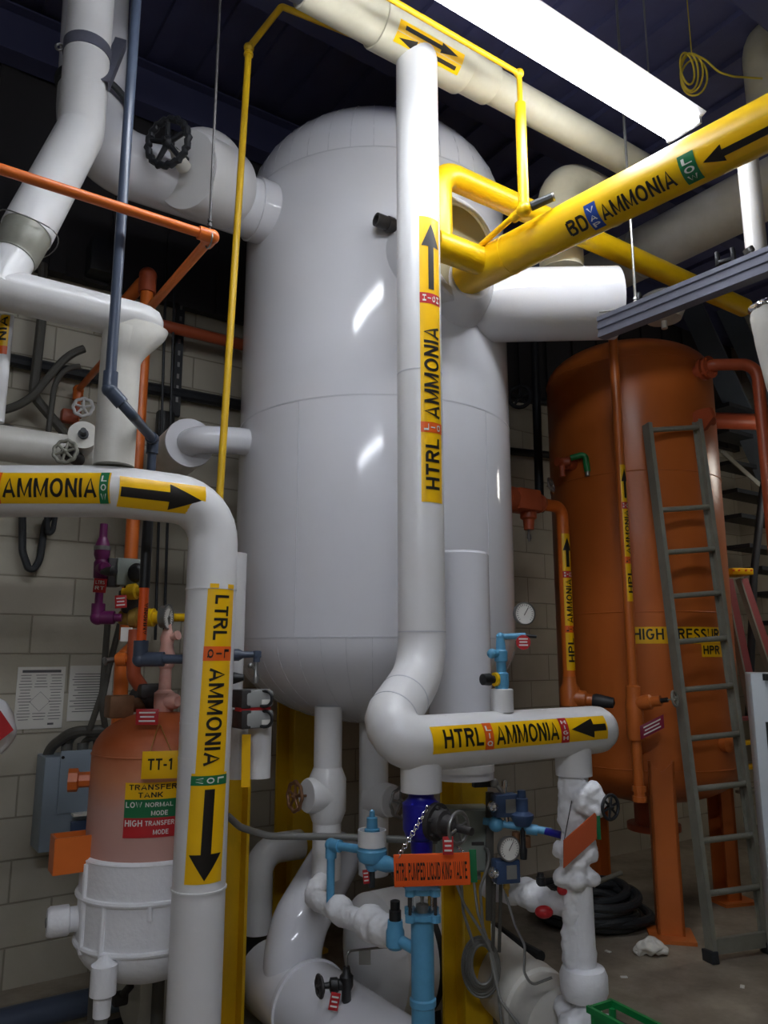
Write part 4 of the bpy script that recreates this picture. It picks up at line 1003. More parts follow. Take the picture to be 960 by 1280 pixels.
# grey electrical box
ec = at(67, 950, 3.95); eb = thing('electrical_box', 'grey electrical box with cables on top, left of the frosted tank', 'box', on_wall(90, 1060, .2))
ez0, ez1 = on_wall(80, 1062, .2).z, on_wall(80, 945, .2).z; c = on_wall(104, 1000, .115); c.z = (ez0+ez1)/2
MB().box(c-B*.0, (.44, .2, ez1-ez0), AX, .008).build('enclosure', 'box_grey', eb)
m = MB(); m.box(c-B*.106+A*.03+Z*.1, (.36, .012, .3), AX, .004); m.build('cover', 'box_grey', eb)
m = MB(); m.box(c-B*.13+A*.05-Z*.055, (.26, .06, .012), AX); m.build('ledge', 'paper', eb)
m = MB(); m.box(c-B*.11+A*.05-Z*.16, (.26, .01, .14), AX, .003); m.build('lower_panel', 'steel_blue', eb)
for dx, dz in ((-.14, .22), (-.14, -.27)): MB().cyl(c-B*.1+A*dx+Z*dz, c-B*.118+A*dx+Z*dz, .008, n=8).build('screw', 'black', eb)
m = MB()
for dx in (-.1, -.02): m.cyl(c+A*dx+Z*(ez1-ez0)/2, c+A*dx+Z*((ez1-ez0)/2+.05), .028, n=14)
m.build('cable_gland', 'conduit', eb)
m = MB(); m.box(c+A*.12+Z*((ez1-ez0)/2+.04), (.16, .1, .08), AX, .01); m.build('relay', 'black', eb)
def cable(parent, pts, r, mt, name='cable', bend=.08): return MB().tube(pts, r, bend=bend, n=10).build(name, mt, parent)
zt = ez1+.05
P = lambda px, py, off: on_wall(px, py, off)
cable(eb, [c+A*-.1+Z*((ez1-ez0)/2+.03), P(84, 925, .12), P(100, 913, .14), P(130, 918, .16)], .024, 'conduit')
cable(eb, [c+A*-.02+Z*((ez1-ez0)/2+.03), P(104, 928, .1), P(116, 920, .14), P(135, 930, .16)], .018, 'conduit')
cable(eb, [P(66, 965, .06), P(56, 958, .07), P(62, 935, .1), P(90, 914, .2), P(135, 912, .25)], .026, 'conduit_dark', bend=.12)
cable(eb, [P(112, 912, .25), P(128, 865, .3), P(135, 770, .3)], .016, 'conduit_dark'); cable(eb, [P(132, 912, .25), P(127, 880, .3), P(136, 835, .3), P(150, 780, .3)], .016, 'conduit_dark')
# plastic sack at the left edge
sk = thing('plastic_sack', 'white plastic sack with a red diamond hanging at the left edge', 'sack', at(2, 945, 2.9))
s = at(-16, 912, 2.9); m = MB(); m.ball(s, .1, (1.0, .55, 1.15), 4); o = m.build('sack', 'white_plastic', sk)
tx = bpy.data.textures.new('folds', 'CLOUDS'); tx.noise_scale = .12; q = o.modifiers.new('folds', 'DISPLACE'); q.texture = tx; q.strength = .05
m = MB(); m.prism([(-.05, 0), (0, -.055), (.05, 0), (0, .055)], at(-1, 908, 2.83), V((1, .35, -.3)).normalized(), Z, .006); m.build('red_diamond', 'label_red', sk)

# ================================================================== transfer tank
TX = at(194, 990, 3.3); XC = V((TX.x, TX.y, 0)); XR = .255
zs = lambda py: vz(XC-V((0, XR*.97, 0)), py).z
ztop, zb1 = zs(948), zs(1190); 
tt = thing('transfer_tank', 'small orange tank frosted white on its lower half, behind the LTRL pipe', 'tank', XC)
zf = zs(1082)
pr = [(zf, XR+.002), (ztop, XR)] + [(ztop+.16*math.sin(a), XR*math.cos(a)) for a in [PI/2*i/10 for i in range(1, 10)]] + [(ztop+.16, 0)]
M['frosted_orange'] = frost_tank_mat(zs(1085), ztop+.05)
sh2 = MB().lathe(XC, Z, pr, 56).build('shell', 'frosted_orange', tt)
m = MB(); m.torus(XC+Z*ztop, Z, XR, .004, 56, 6); m.build('weld_bead', 'frosted_orange', sh2)
zb = zs(1192)
pr = [(zb-.17*math.cos(a), (XR+.014)*math.sin(a)) for a in [PI/2*i/10 for i in range(10)]] + [(zb, XR+.014), (zf, XR+.016), (zf+.012, XR+.004)]; pr[0] = (zb-.17, 0)
fj = MB().lathe(XC, Z, pr, 56).build('frost_jacket', 'frost', tt)
m = MB(); R2 = XR+.014
m.torus(XC+Z*zs(1130), Z, R2+.003, .011, 56, 8); m.torus(XC+Z*zs(1193), Z, R2+.001, .011, 56, 8); m.torus(XC+Z*zf, Z, XR+.012, .006, 56, 6)
for px, ya, yb in ((191-46, 1132, 1212), (272-74, 1130, 1150), (116, 1085, 1200)):
    a = math.asin(max(-1, min(1, (at(px, 1100, XC.y-.15).x-XC.x)/XR))); e = V((math.sin(a), -math.cos(a), 0)); m.tube([XC+e*(R2+.002)+Z*zs(ya), XC+e*(R2+.002)+Z*zs(yb)], .011, bend=.01, n=8)
m.build('frost_ribs', 'frost', fj)
def on_x(ang, z, off=0): a = math.radians(ang); return XC+V((math.sin(a), -math.cos(a), 0))*(XR+off)+Z*z
def xn(ang): a = math.radians(ang); return V((math.sin(a), -math.cos(a), 0))
n = xn(-72); p = on_x(-72, zs(983)); m = MB(); m.lathe(p-n*.02, n, [(0, .03), (.06, .03), (.065, .045), (.1, .045), (.1, .025), (.06, .02)], 8); m.build('threaded_boss', 'orange', tt)
n = xn(-58); p = on_x(-58, zs(1072)); y = Z.cross(n); m = MB()
m.box(p+n*.06-y*.05, (.13, .008, .13), (n, y, Z)); m.box(p+n*.06+y*.05, (.13, .008, .13), (n, y, Z)); m.box(p+n*.122, (.008, .1, .13), (n, y, Z)); m.build('lug_bracket', 'orange', tt)
n = xn(-64); p = on_x(-64, zs(1163), .01); m = MB(); m.lathe(p-n*.02, n, [(0, .045), (.05, .045), (.055, .055), (.12, .055), (.13, .048), (.131, 0)], 28); o = m.build('frosted_plug', 'frost', tt)
m = MB(); m.torus(p+n*.112+V((0, 0, 0)), n, .014, .004, 14, 6); m.build('plug_eye', 'steel', o)
n = xn(-14); p = on_x(-14, 0, .035); m = MB(); m.lathe(V((p.x, p.y, zs(1265))), Z, [(0, .03), (.07, .032), (.072, .046), (.17, .046), (.18, .03), (.2, .01)], 24); m.build('drain_fitting', 'frost', tt)
m = MB(); m.cyl(V((p.x, p.y, 0.02)), V((p.x, p.y, zs(1262))), .022, n=16); m.build('drain_pipe', 'conduit', tt)
for a in (-50, 60, 180):
    p = on_x(a, 0, -.06); MB().cyl(V((p.x, p.y, 0)), V((p.x, p.y, zb-.03)), .025, n=14).build('leg', 'conduit_dark', tt)
f0 = lambda ang: (lambda u, v, h: XC+V((math.sin(math.radians(ang)+u/XR), -math.cos(math.radians(ang)+u/XR), 0))*(XR+.003+h)+Z*v)
f = f0(-9); uu2 = .2
z1, z2, z3, z4 = zs(978), zs(999), zs(1022), zs(1047)
lb = press(rect_bm(0, uu2, z2, z1), f, .001, 'tank_label', 'label_yellow', tt, both=True)
h = z1-z2
press(fit(text_bm('TRANSFER'), .015, .19, z2+h*.56, z2+h*.9), f, .002, 'lettering', 'ink', lb, both=True); press(fit(text_bm('TANK'), .05, .14, z2+h*.1, z2+h*.44), f, .002, 'lettering', 'ink', lb, both=True)
lb = press(rect_bm(0, uu2, z3, z2), f, .001, 'tank_label', 'label_green', tt, both=True); h = z2-z3
press(fit(text_bm('LOW'), .006, .066, z3+h*.56, z3+h*.88), f, .002, 'lettering', 'ink_white', lb); press(fit(text_bm('NORMAL'), .078, .178, z3+h*.58, z3+h*.84), f, .002, 'lettering', 'ink_white', lb); press(fit(text_bm('MODE'), .1, .16, z3+h*.12, z3+h*.38), f, .002, 'lettering', 'ink_white', lb)
lb = press(rect_bm(0, uu2, z4, z3), f, .001, 'tank_label', 'label_red', tt, both=True); h = z3-z4
press(fit(text_bm('HIGH'), .006, .07, z4+h*.58, z4+h*.9), f, .002, 'lettering', 'ink_white', lb); press(fit(text_bm('TRANSFER'), .08, .185, z4+h*.6, z4+h*.86), f, .002, 'lettering', 'ink_white', lb); press(fit(text_bm('MODE'), .11, .165, z4+h*.15, z4+h*.4), f, .002, 'lettering', 'ink_white', lb)
# hanging TT-1 tag
tg = thing('tank_tag', 'yellow TT-1 tag hanging on wire in front of the small orange tank', 'sign', at(200, 970, 3.0))
c = at(200, 956, 3.0); sgx, sgy = V((1, .06, .02)).normalized(), V((.02, -.04, 1)).normalized()
o = MB().box(c, (.134, .1, .003), (sgx, sgy, sgx.cross(sgy)), .001).build('plate', 'label_yellow', tg)
press(fit(text_bm('TT-1'), -.045, .045, -.018, .024), flat(c, sgx, sgy), .0025, 'lettering', 'ink', o, step=1)
tp_ = at(199, 903, 3.12); MB().tube([c+sgx*-.04+sgy*.045, tp_, c+sgx*.04+sgy*.045], .0016, bend=.004, n=6).build('wire', 'brass', tg)

# ---- piping on top of the transfer tank
TD = 3.3
pk = at(205, 880, TD)
fp = thing('pink_gauge_riser', 'pale pink frosted pipe with pressure gauge rising from the small orange tank', 'pipe', vz(pk, 915))
zz = lambda py: vz(pk, py).z
o = V((pk.x, pk.y, 0))
MB().lathe(o, Z, [(zz(925), .024), (zz(895), .024), (zz(888), .04), (zz(880), .042), (zz(866), .042), (zz(862), .026), (zz(836), .024), (zz(832), .034), (zz(818), .036), (zz(814), .03), (zz(806), .026), (zz(797), .03), (zz(790), .022), (zz(786), .016), (zz(780), .014)], 18).build('pipe', 'pink', fp)
m = MB(); q = vz(pk, 876); m.lathe(q, V((.8, -.5, 0)), [(0, .03), (.05, .034), (.07, .03), (.08, .02)], 14); m.build('side_cock', 'pink', fp); m = MB(); q = vz(pk, 798); m.lathe(q, V((.8, -.4, .2)), [(0, .016), (.045, .014), (.05, .02), (.06, .02)], 12); m.build('side_cock', 'pink', fp)
gc = at(210, 771, TD-.02); gauge(fp, gc, V((.985, -.14, .0)), .05)
m = MB(); m.cyl(vz(pk, 784), gc, .01, n=10); m.build('gauge_stem', 'steel', fp)
# orange / red riser on the tank
ok = at(183, 860, TD+.13)
of = thing('orange_valve_riser', 'orange elbows with a dark valve on top of the small tank, red tag below', 'pipe', vz(ok, 915))
k0 = vz(ok, 925); k1 = vz(ok, 868); k2 = at(167, 845, TD+.1); k3 = at(167, 822, TD+.1); k4 = at(152, 826, TD+.12)
MB().tube([k0, k1, k2, k3, k3+Z*.12], .03, bend=.04, n=16).build('pipe', 'red_orange', of)
m = MB(); m.cyl(k3, at(145, 824, TD+.1), .022); m.cyl(at(147, 824, TD+.1), at(158, 824, TD+.1), .03); m.build('branch', 'orange', of)
m = MB(); e = at(145, 824, TD+.1); m.cyl(e, at(132, 826, TD+.06), .012); m.cyl(at(133, 826, TD+.06), at(130, 827, TD+.06), .018, n=8); m.build('cock', 'steel', of)
m = MB(); e = vz(ok, 872); m.lathe(e, V((.9, -.4, .1)), [(-.05, .05), (.0, .055), (.05, .05), (.06, .03), (.09, .03)], 16); m.box(e+V((.02, -.02, .03)), (.1, .09, .06), AX, .012); m.build('valve_body', 'iron', of)
m = MB(); e = at(149, 883, TD-.02); m.box(e, (.1, .09, .09), AX, .008); m.cyl(e, vz(ok, 880), .03); m.build('actuator', 'rust', of)
red_tag(of, at(184, 896, TD-.24), .085, .06, V((1, .1, 0)), 0, lines=None)
o5 = at(151, 858, TD+.35); or2 = thing('orange_side_riser', 'orange pipe standing left of the valves on the small tank', 'pipe', vz(o5, 935))
MB().tube([vz(o5, 960), vz(o5, 822), vz(o5, 806)+V((.05, .03, .0)), at(168, 804, TD+.36)], .034, bend=.05, n=18).build('pipe', 'orange', or2)
# purple line
pu = at(127, 700, 3.35)
pp = thing('purple_relief_line', 'purple pipe with valve hanging below the LTRL pipe, elbowing right', 'pipe', vz(pu, 775))
pub = vz(pu, 772)
o = V((pu.x, pu.y, 0)); zz = lambda py: vz(pu, py).z
MB().tube([vz(pu, 655), pub, on(pub, V((1, .1, 0)), 152)], .017, bend=.02, n=16).build('pipe', 'purple', pp)
m = MB(); m.lathe(o, Z, [(zz(726), .016), (zz(722), .03), (zz(704), .032), (zz(700), .026), (zz(694), .034), (zz(690), .034), (zz(680), .03), (zz(672), .018)], 18); q = vz(pu, 711); m.lathe(q, V((.6, -.8, 0)), [(0, .03), (.05, .028), (.06, .02)], 14); m.build('valve_body', 'purple', pp)
m = MB(); m.lathe(o, Z, [(zz(688), .034), (zz(688), .036), (zz(683), .036), (zz(683), .034)], 18); m.build('silver_band', 'steel', pp)
m = MB(); m.ball(pub, .032); m.cyl(pub, pub+Z*.06, .029, n=16); m.cyl(pub, pub+V((.07, .007, 0)), .029, n=16); m.build('elbow', 'purple', pp)
red_tag(pp, at(125, 732, 3.3), .055, .06, V((1, 0, 0)), -.06, lines=('LTRS', 'RT'))
m = MB(); e = at(128, 715, 3.28); m.lathe(e, V((.85, -.5, 0)), [(0, .012), (.03, .02), (.07, .022), (.075, .012)], 12); m.build('valve_cap', 'black', pp)
# solenoid valve and yellow fittings
so = at(158, 716, 3.42); sv = thing('solenoid_valve', 'grey solenoid box on a brass valve beside the purple pipe', 'valve', at(158, 790, 3.42))
MB().box(so, (.11, .1, .12), AX, .006).build('coil_housing', 'box_green_grey', sv)
m = MB(); m.box(at(141, 716, 3.38), (.055, .06, .125), AX, .004); m.build('terminal_box', 'iron', sv)
m = MB(); m.ball(at(170, 716, 3.36), .036, (1, .6, 1.2), 3); m.build('vent', 'black', sv)
m = MB(); e = at(163, 745, 3.42); m.lathe(e, Z, [(-.09, .025), (-.06, .036), (-.02, .038), (-.015, .05), (.02, .05), (.03, .03), (.06, .03)], 16); m.build('stem', 'iron', sv)
m = MB(); e = at(168, 741, 3.36); m.lathe(e-V((.05, 0, 0)), V((1, -.1, .1)), [(0, .02), (.02, .02), (.025, .034), (.06, .036), (.065, .022), (.11, .02)], 14); m.build('yellow_cock', 'yellow_dull', sv)
m = MB(); e = at(150, 772, 3.42); m.lathe(e, V((1, 0, 0)), [(0, .03), (.04, .034), (.05, .046), (.08, .046), (.09, .03), (.16, .03), (.2, .018), (.42, .018)], 20); m.build('brass_body', 'brass', sv)
m = MB(); e = at(187, 772, 3.38); m.lathe(e, V((1, -.1, 0)), [(-.005, .04), (.02, .04), (.022, .026), (.06, .028), (.065, .018), (.2, .016)], 14); m.build('yellow_flange', 'yellow', sv)
red_tag(sv, at(151, 752, 3.3), .05, .055, V((1, 0, 0)), .08, lines=None)
m = MB(); m.box(at(158, 793, 3.38), (.05, .004, .06), AX); m.build('paper_tag', 'paper', sv)
MB().cyl(vz(a1, 735), vz(a1, 640), .0205, n=16).build('dark_sleeve', 'black', pv)
# ---- level column behind the LTRL pipe
v1 = at(288, 780, 3.28)
lv = thing('level_panel_column', 'white column with curved foot peeking out right of the LTRL pipe', 'column', vz(v1, 905))
MB().cyl(vz(v1, 905), vz(v1, 692), .06, n=28).build('jacket', 'jacket', lv)
cq = at(324, 940, 3.2); lv2 = thing('level_switch_column', 'small white insulated pot under clear switch boxes right of the LTRL pipe', 'column', vz(cq, 975))
MB().lathe(vz(cq, 972), Z, [(0, .047), ((vz(cq, 908)-vz(cq, 972)).z, .047), ((vz(cq, 905)-vz(cq, 972)).z, .035)], 28).build('pot', 'jacket', lv2)
q = at(298, 940, 3.3); MB().cyl(vz(q, 972), vz(q, 905), .06, n=28).build('jacket', 'jacket', lv2)
for i, yp in enumerate((873, 898)):
    e = at(318, yp, 3.14); b = MB().box(e, (.13, .1, .072), AX, .018).build('switch_box', 'clear_cover', lv2)
    m = MB(); m.torus(e-B*.052+A*.02, V((-.2, -1, .15)), .03, .006, 20, 8); m.build('cover_rim', 'black', b)
    MB().box(e-B*.052+A*.025-Z*.012, (.035, .004, .018), AX).build('switch_label', 'paper', b)
    MB().box(e-A*.055, (.04, .095, .07), AX, .004).build('terminal_block', 'iron', b)
MB().box(at(316, 886, 3.12), (.13, .05, .014), AX).build('red_gasket', 'label_red', lv2)
e = at(308, 950, 3.1); e0_ = at(308, 918, 3.1); MB().bar(e0_, at(307, 984, 3.1), .034, .006, V((0, -1, 0))).build('yellow_strip', 'label_yellow', lv2)
gp = at(283, 820, 3.1); gv = thing('plastic_reducer_fitting', 'dark plastic reducer with small steel cock right of the LTRL pipe', 'fitting', at(320, 850, 3.1))
m = MB(); dxx = (at(320, 818, 3.1)-at(284, 819, 3.1)); dl = dxx.length; m.lathe(at(284, 819, 3.1), dxx, [(0, .024), (dl*.4, .024), (dl*.55, .014), (dl, .012)], 18); m.build('reducer', 'pvc', gv)
e = at(321, 818, 3.1); m = MB(); m.box(e, (.03, .03, .03), AX, .006); m.cyl(e, e-Z*.03, .014); m.build('elbow', 'pvc', gv)
e = at(320, 838, 3.1); m = MB(); m.lathe(e-Z*.05, Z, [(0, .012), (.03, .013), (.04, .009), (.075, .01), (.1, .008)], 12); m.ball(at(313, 832, 3.08), .012); m.cyl(at(313, 832, 3.08), e, .006); m.build('cock', 'steel', gv)
m = MB(); d2 = at(305, 847, 3.1)-at(280, 848, 3.1); m.lathe(at(280, 848, 3.1), d2, [(0, .024), (d2.length*.5, .023), (d2.length, .012)], 16); m.build('lower_reducer', 'black', gv)
# ================================================================== under the big vessel
def col_at(px, py, d): return at(px, py, d)
p1 = at(409, 1000, 3.66); vt = 1.34
dp = thing('drain_pipe', 'white insulated pipe dropping from the vessel bottom, the left of two with handwheels', 'pipe', vz(p1, 1098))
MB().cyl(vz(p1, 1098), V((p1.x, p1.y, vt+.03)), .064, n=32).build('jacket', 'jacket', dp)
q = vz(p1, 993); sdv = V((-.8, -.6, .05)).normalized(); m = MB(); m.lathe(q, sdv, [(0, .085), (.1, .075), (.11, .07), (.111, 0)], 28); m.lathe(q-Z*.12, Z, [(0, .064), (.05, .085), (.19, .085), (.24, .064)], 28); m.build('valve_jacket', 'jacket', dp)
handwheel(dp, q+sdv*.17, sdv, .06, 'rust', 5, .008, .07, 8)
p2 = at(467, 1000, 3.95)
dp2 = thing('drain_pipe', 'white insulated pipe dropping from the vessel bottom, the right of two with handwheels', 'pipe', vz(p2, 1130))
MB().cyl(V((p2.x, p2.y, .57)), V((p2.x, p2.y, vt)), .072, n=32).build('jacket', 'jacket', dp2)
q = vz(p2, 997); sdv = V((.72, -.7, .0)).normalized(); m = MB(); m.lathe(q, sdv, [(0, .085), (.12, .075), (.125, .07), (.126, 0)], 28); m.build('valve_jacket', 'jacket', dp2)
handwheel(dp2, q+sdv*.18, sdv, .065, 'steel', 5, .008, .07, 8)
# horizontal drum
dc = at(500, 1202, 3.75); dz = max(dc.z, .3); dc.z = .3
dm = thing('horizontal_drum', 'white insulated drum lying on the floor under the big vessel', 'tank', V((dc.x, dc.y, 0)))
MB().lathe(dc-A*.14, A, [(-.07, 0), (-.06, .12), (-.03, .21), (0, .262), (.3, .262), (.33, .21), (.36, .12), (.37, 0)], 48).build('shell', 'jacket', dm)
m = MB(); m.lathe(dc+A*.02, A, [(0, .262), (0, .266), (.03, .266), (.03, .262)], 48); m.build('strap', 'dark_steel', dm)
for e in (-.08, .08): MB().box(dc+A*e-Z*.2, (.06, .3, .2), AX).build('saddle', 'dark_steel', dm)
# sweeping white suction pipe with flange
f1 = at(424, 1065, 4.1); f2 = at(366, 1168, 3.62); f3 = vz(f2, 1262)
sw = thing('suction_pipe', 'fat white insulated pipe sweeping down to the floor under the vessel, with a ringed end', 'pipe', V((f2.x, f2.y, 0)))
f3.z = .18
MB().tube([f1, f2, f3], .125, bend={0: .1, 1: .2}, n=36, seg=8).build('down_leg', 'jacket_gloss', sw)
MB().lathe(f3+B*.22-A*.0, -B, [(-.1, 0), (-.09, .07), (-.06, .12), (0, .155), (.42, .155)], 36).build('body', 'jacket_gloss', sw)
fr = f3-B*.14
MB().lathe(fr, -B, [(0, .15), (0, .175), (.012, .18), (.03, .18), (.034, .172), (.72, .17), (.72, 0)], 44).build('ringed_barrel', 'jacket_gloss', sw)
# needle valve on it
nb = at(433, 1232, (fr-B*.2).y-.2)
nvt = thing('needle_valve', 'black needle valve with small handwheel and thin steel tube on the ringed white pipe', 'valve', vz(nb, 1256))
zz = lambda py: vz(nb, py).z
m = MB(); m.lathe(V((nb.x, nb.y, 0)), Z, [(zz(1254), .012), (zz(1250), .018), (zz(1238), .018), (zz(1232), .026), (zz(1220), .026), (zz(1216), .016), (zz(1208), .012)], 14); e = vz(nb, 1230); m.lathe(e, V((-1, -.2, 0)), [(0, .02), (.03, .02), (.035, .026), (.06, .026), (.065, .012), (.09, .01)], 14); m.build('body', 'black', nvt)
handwheel(nvt, e+V((-1, -.2, 0)).normalized()*.1, V((-1, -.5, 0)), .034, 'iron', 4, .007, .03, 6)
red_tag(nvt, at(418, 1252, nb.y-.05), .035, .06, V((1, .1, 0)), -.2, lines=None)
MB().tube([vz(nb, 1212), vz(nb, 1189), at(470, 1185, nb.y+.1), at(535, 1180, nb.y+.3)], .0045, bend=.02, n=8).build('steel_tube', 'steel', nvt)
m = MB(); e = at(456, 1196, nb.y+.09); m.box(e, (.045, .004, .055), (V((1, 0, 0)), V((0, 1, 0)), Z)); m.build('metal_tag', 'steel', nvt)
# frosted branch with sky blue ends
h0 = vz(p1, 1096); hA = at(392, 1122, 3.5); hB = at(430, 1143, 3.25); hC = at(492, 1168, 2.86)
fb_ = thing('frosted_branch', 'frost covered small pipe between the left drain pipe and the sky blue valve', 'pipe', hC)
balls = []
def chain(pts, r, balls, stp=.018):
    for a, b2 in zip(pts, pts[1:]):
        n = max(1, int((b2-a).length/stp))
        for i in range(n+1): balls.append((a.lerp(b2, i/n), r))
chain([h0-Z*.0, hA+V((.01, .05, .03)), hA, hB, hC], .042, balls); balls += [(hB+V((-.02, .03, .01)), .055), (hB, .05), (at(462, 1153, 3.02), .062), (at(468, 1158, 2.98), .06), (at(478, 1162, 2.92), .056)]
blob(fb_, 'frosted_pipe', balls, voxel=.009, lump=.004)
# sky blue regulator
g0 = at(413, 1128, 3.3); ga = vz(g0, 1056); gb = at(465, 1064, 3.15)
rg = thing('blue_regulator', 'sky blue pressure regulator with white collar on a thin sky blue pipe', 'valve', vz(gb, 1098))
MB().tube([g0, ga, gb], .0165, bend=.02, n=14).build('pipe', 'sky_blue', rg)
m = MB(); m.ball(ga, .026); m.cyl(ga, ga+(gb-ga).normalized()*.05, .024); m.cyl(ga, ga-Z*.05, .023); m.build('elbow', 'sky_blue', rg)
o = V((gb.x, gb.y, 0)); zz = lambda py: vz(gb, py).z
m = MB(); m.lathe(o, Z, [(zz(1088), .02), (zz(1080), .03), (zz(1076), .05), (zz(1070), .058), (zz(1062), .058), (zz(1056), .045)], 24); q = vz(gb, 1076); m.lathe(q, V((.85, -.5, -.05)), [(0, .028), (.07, .03), (.1, .022), (.13, .022)], 16); m.build('body', 'sky_blue', rg)
MB().lathe(o, Z, [(zz(1057), .035), (zz(1057), .055), (zz(1037), .055), (zz(1037), .05), (zz(1052), .05)], 28).build('white_collar', 'white_plastic', rg)
MB().lathe(o, Z, [(zz(1056), .032), (zz(1036), .03), (zz(1035), .022), (zz(1022), .021), (zz(1021), .012), (zz(1014), .01), (zz(1012), .004)], 18).build('stem_cap', 'sky_blue', rg)
m = MB(); q = vz(gb, 1088); m.cyl(q, q-Z*.06, .012, n=10); m.cyl(q+V((.07, -.04, .03)), q+V((.1, -.05, -.04)), .012, .006, 8); m.build('bleed_screw', 'rubber', rg)
red_tag(rg, q+V((-.022, -.01, -.02)), .024, .05, V((1, 0, 0)), .1, lines=None)
# conduit under the vessel
q0, q1_ = at(300, 1034, 3.45), at(330, 1044, 3.4)
tag(MB().tube([at(285, 1020, 3.5), q0, at(335, 1045, 3.4), at(420, 1046, 3.35), at(520, 1050, 3.3), at(548, 1050, 3.34)], .0145, bend=.12, n=12).build('steel_conduit', 'conduit'), 'grey conduit running level across the two drain pipes', 'conduit')
# white back elbow at left
w1 = at(324, 1063, 4.1)
be = thing('back_elbow_pipe', 'white elbow pipe ending above a black drum, behind the yellow left leg', 'pipe', vz(w1, 1165))
MB().tube([on(w1, A, 376), w1, vz(w1, 1165)], .072, bend=.11, n=28).build('pipe', 'jacket', be)
bk = vz(w1, 1170); tkd = thing('black_drum', 'black drum on the floor under the white elbow pipe end', 'drum', V((w1.x, w1.y, 0)))
m = MB(); m.lathe(V((w1.x, w1.y, 0)), Z, [(0, .17), (.02, .18), (bk.z-.06, .18), (bk.z-.03, .15), (bk.z-.02, .08)], 32); m.build('drum', 'black', tkd)
m = MB(); m.torus(V((w1.x, w1.y, bk.z*.45)), Z, .181, .008, 40, 6); m.build('hoop', 'black', tkd)

# ================================================================== king valve column under the HTRL pipe
kc = on(L0, A, 526); KO = V((kc.x, kc.y, 0)); kz = lambda py: vz(kc, py).z
kv = thing('king_valve', 'dark blue king valve under the left drop of the HTRL pipe', 'valve', vz(kc, 1065))
MB().lathe(KO, Z, [(kz(1066), .034), (kz(1050), .036), (kz(1046), .05), (kz(1036), .06), (kz(1004), .061), (kz(1000), .05), (kz(996), .042), (kz(990), .04)], 26).build('body', 'deep_blue', kv)
q = vz(kc, 1022); hwk = at(573, 1035, kc.y-.1); kd = (hwk-q).normalized(); m = MB(); flange(m, q+kd*.06, kd, .058, .018, 6, .007); m.lathe(q+kd*.07, kd, [(0, .045), (.025, .042), (.03, .03), (.06, .026), (.07, .014), (.13, .012)], 18); m.build('bonnet', 'iron', kv)
handwheel(kv, hwk, V((.72, -.7, 0)), .046, 'steel', 4, .006, .06)
red_tag(kv, at(560, 1057, kc.y-.13), .032, .052, V((1, 0, 0)), 0, lines=None)
# sign hung on chains
sc = at(540, 1087, kc.y-.1); sx_, sy_ = V((1, .0, .03)).normalized(), V((-.03, -.05, 1)).normalized()
sgn = thing('valve_sign', 'orange king valve sign with green edge hanging on chains over the blue valve', 'sign', sc-Z*.05)
k = kc.y/961*1.02; wd, hh_ = 84*k*1.0, 34*k
o = MB().box(sc, (wd, hh_, .005), (sx_, sy_, sx_.cross(sy_)), .001).build('plate', 'sign_orange', sgn)
press(fit(text_bm('HTRL PUMPED LIQUID KING VALVE'), -wd*.47, wd*.46, -hh_*.34, hh_*.26), flat(sc, sx_, sy_), .003, 'lettering', 'ink', o, step=1)
gc2 = sc+sx_*(wd/2+.011)+V((0, .012, .004)); MB().box(gc2, (.022, hh_*1.02, .005), (sx_, sy_, sx_.cross(sy_)), .001).build('green_edge', 'label_green', sgn)
def chain_links(parent, a, b2, n):
    m = MB(); d = (b2-a)/n; x, y, dd = frame(d)
    for i in range(n):
        c = a+d*(i+.5); m.torus(c, x if i % 2 else y, d.length*.62, .0016, 12, 5)
    return m.build('chain', 'chrome', parent)
chain_links(sgn, sc+sx_*(-wd*.44)+sy_*hh_*.4, at(536, 1008, kc.y-.065), 16)
chain_links(sgn, sc+sx_*(wd*.46)+sy_*hh_*.4, at(572, 1058, kc.y-.06), 6)
# sky blue outlet pipe with sight glass
sg = thing('sight_glass_pipe', 'sky blue pipe with sight glass standing under the orange king valve sign', 'pipe', V((kc.x, kc.y, 0)))
MB().lathe(KO, Z, [(0, .05), (.02, .05), (.021, .036), (kz(1258), .036), (kz(1256), .041), (kz(1248), .041), (kz(1246), .036), (kz(1146), .036)], 24).build('pipe', 'sky_blue', sg)
for py, nm in ((1143, 'flange'), (1111, 'flange')):
    m = MB(); c = vz(kc, py); m.cyl(c-Z*.008, c+Z*.008, .05, n=24)
    for i in range(4):
        a = PI/4+i*PI/2; e = c+V((math.cos(a), math.sin(a), 0))*.056; m.cyl(e-Z*.01, e+Z*.01, .016, n=10)
    m.build(nm, 'sky_blue', sg)
for i in range(4):
    a = PI/4+i*PI/2; e = V((math.cos(a), math.sin(a), 0))*.056; MB().cyl(vz(kc, 1146)+e, vz(kc, 1107)+e, .005, n=8).build('bolt', 'iron', sg)
MB().lathe(KO, Z, [(kz(1140), .036), (kz(1115), .036), (kz(1115), .032), (kz(1140), .032)], 28).build('glass', 'glass', sg)
MB().lathe(KO, Z, [(kz(1140), .02), (kz(1130), .02), (kz(1128), .006), (kz(1115), .006)], 16).build('float', 'steel', sg)
q = vz(kc, 1192); e = at(494, 1172, kc.y+.06); m = MB(); m.cyl(q, e, .018, n=14); m.lathe(V((e.x, e.y, 0)), Z, [(vz(e, 1186).z, .022), (vz(e, 1182).z, .03), (vz(e, 1164).z, .03), (vz(e, 1160).z, .026), (vz(e, 1150).z, .024)], 18); m.build('side_valve', 'sky_blue', sg)
m = MB(); m.lathe(V((e.x, e.y, 0)), Z, [(vz(e, 1150).z, .02), (vz(e, 1138).z, .02), (vz(e, 1137).z, .016), (vz(e, 1126).z, .016), (vz(e, 1125).z, .01)], 14); m.build('valve_cap', 'black', sg)
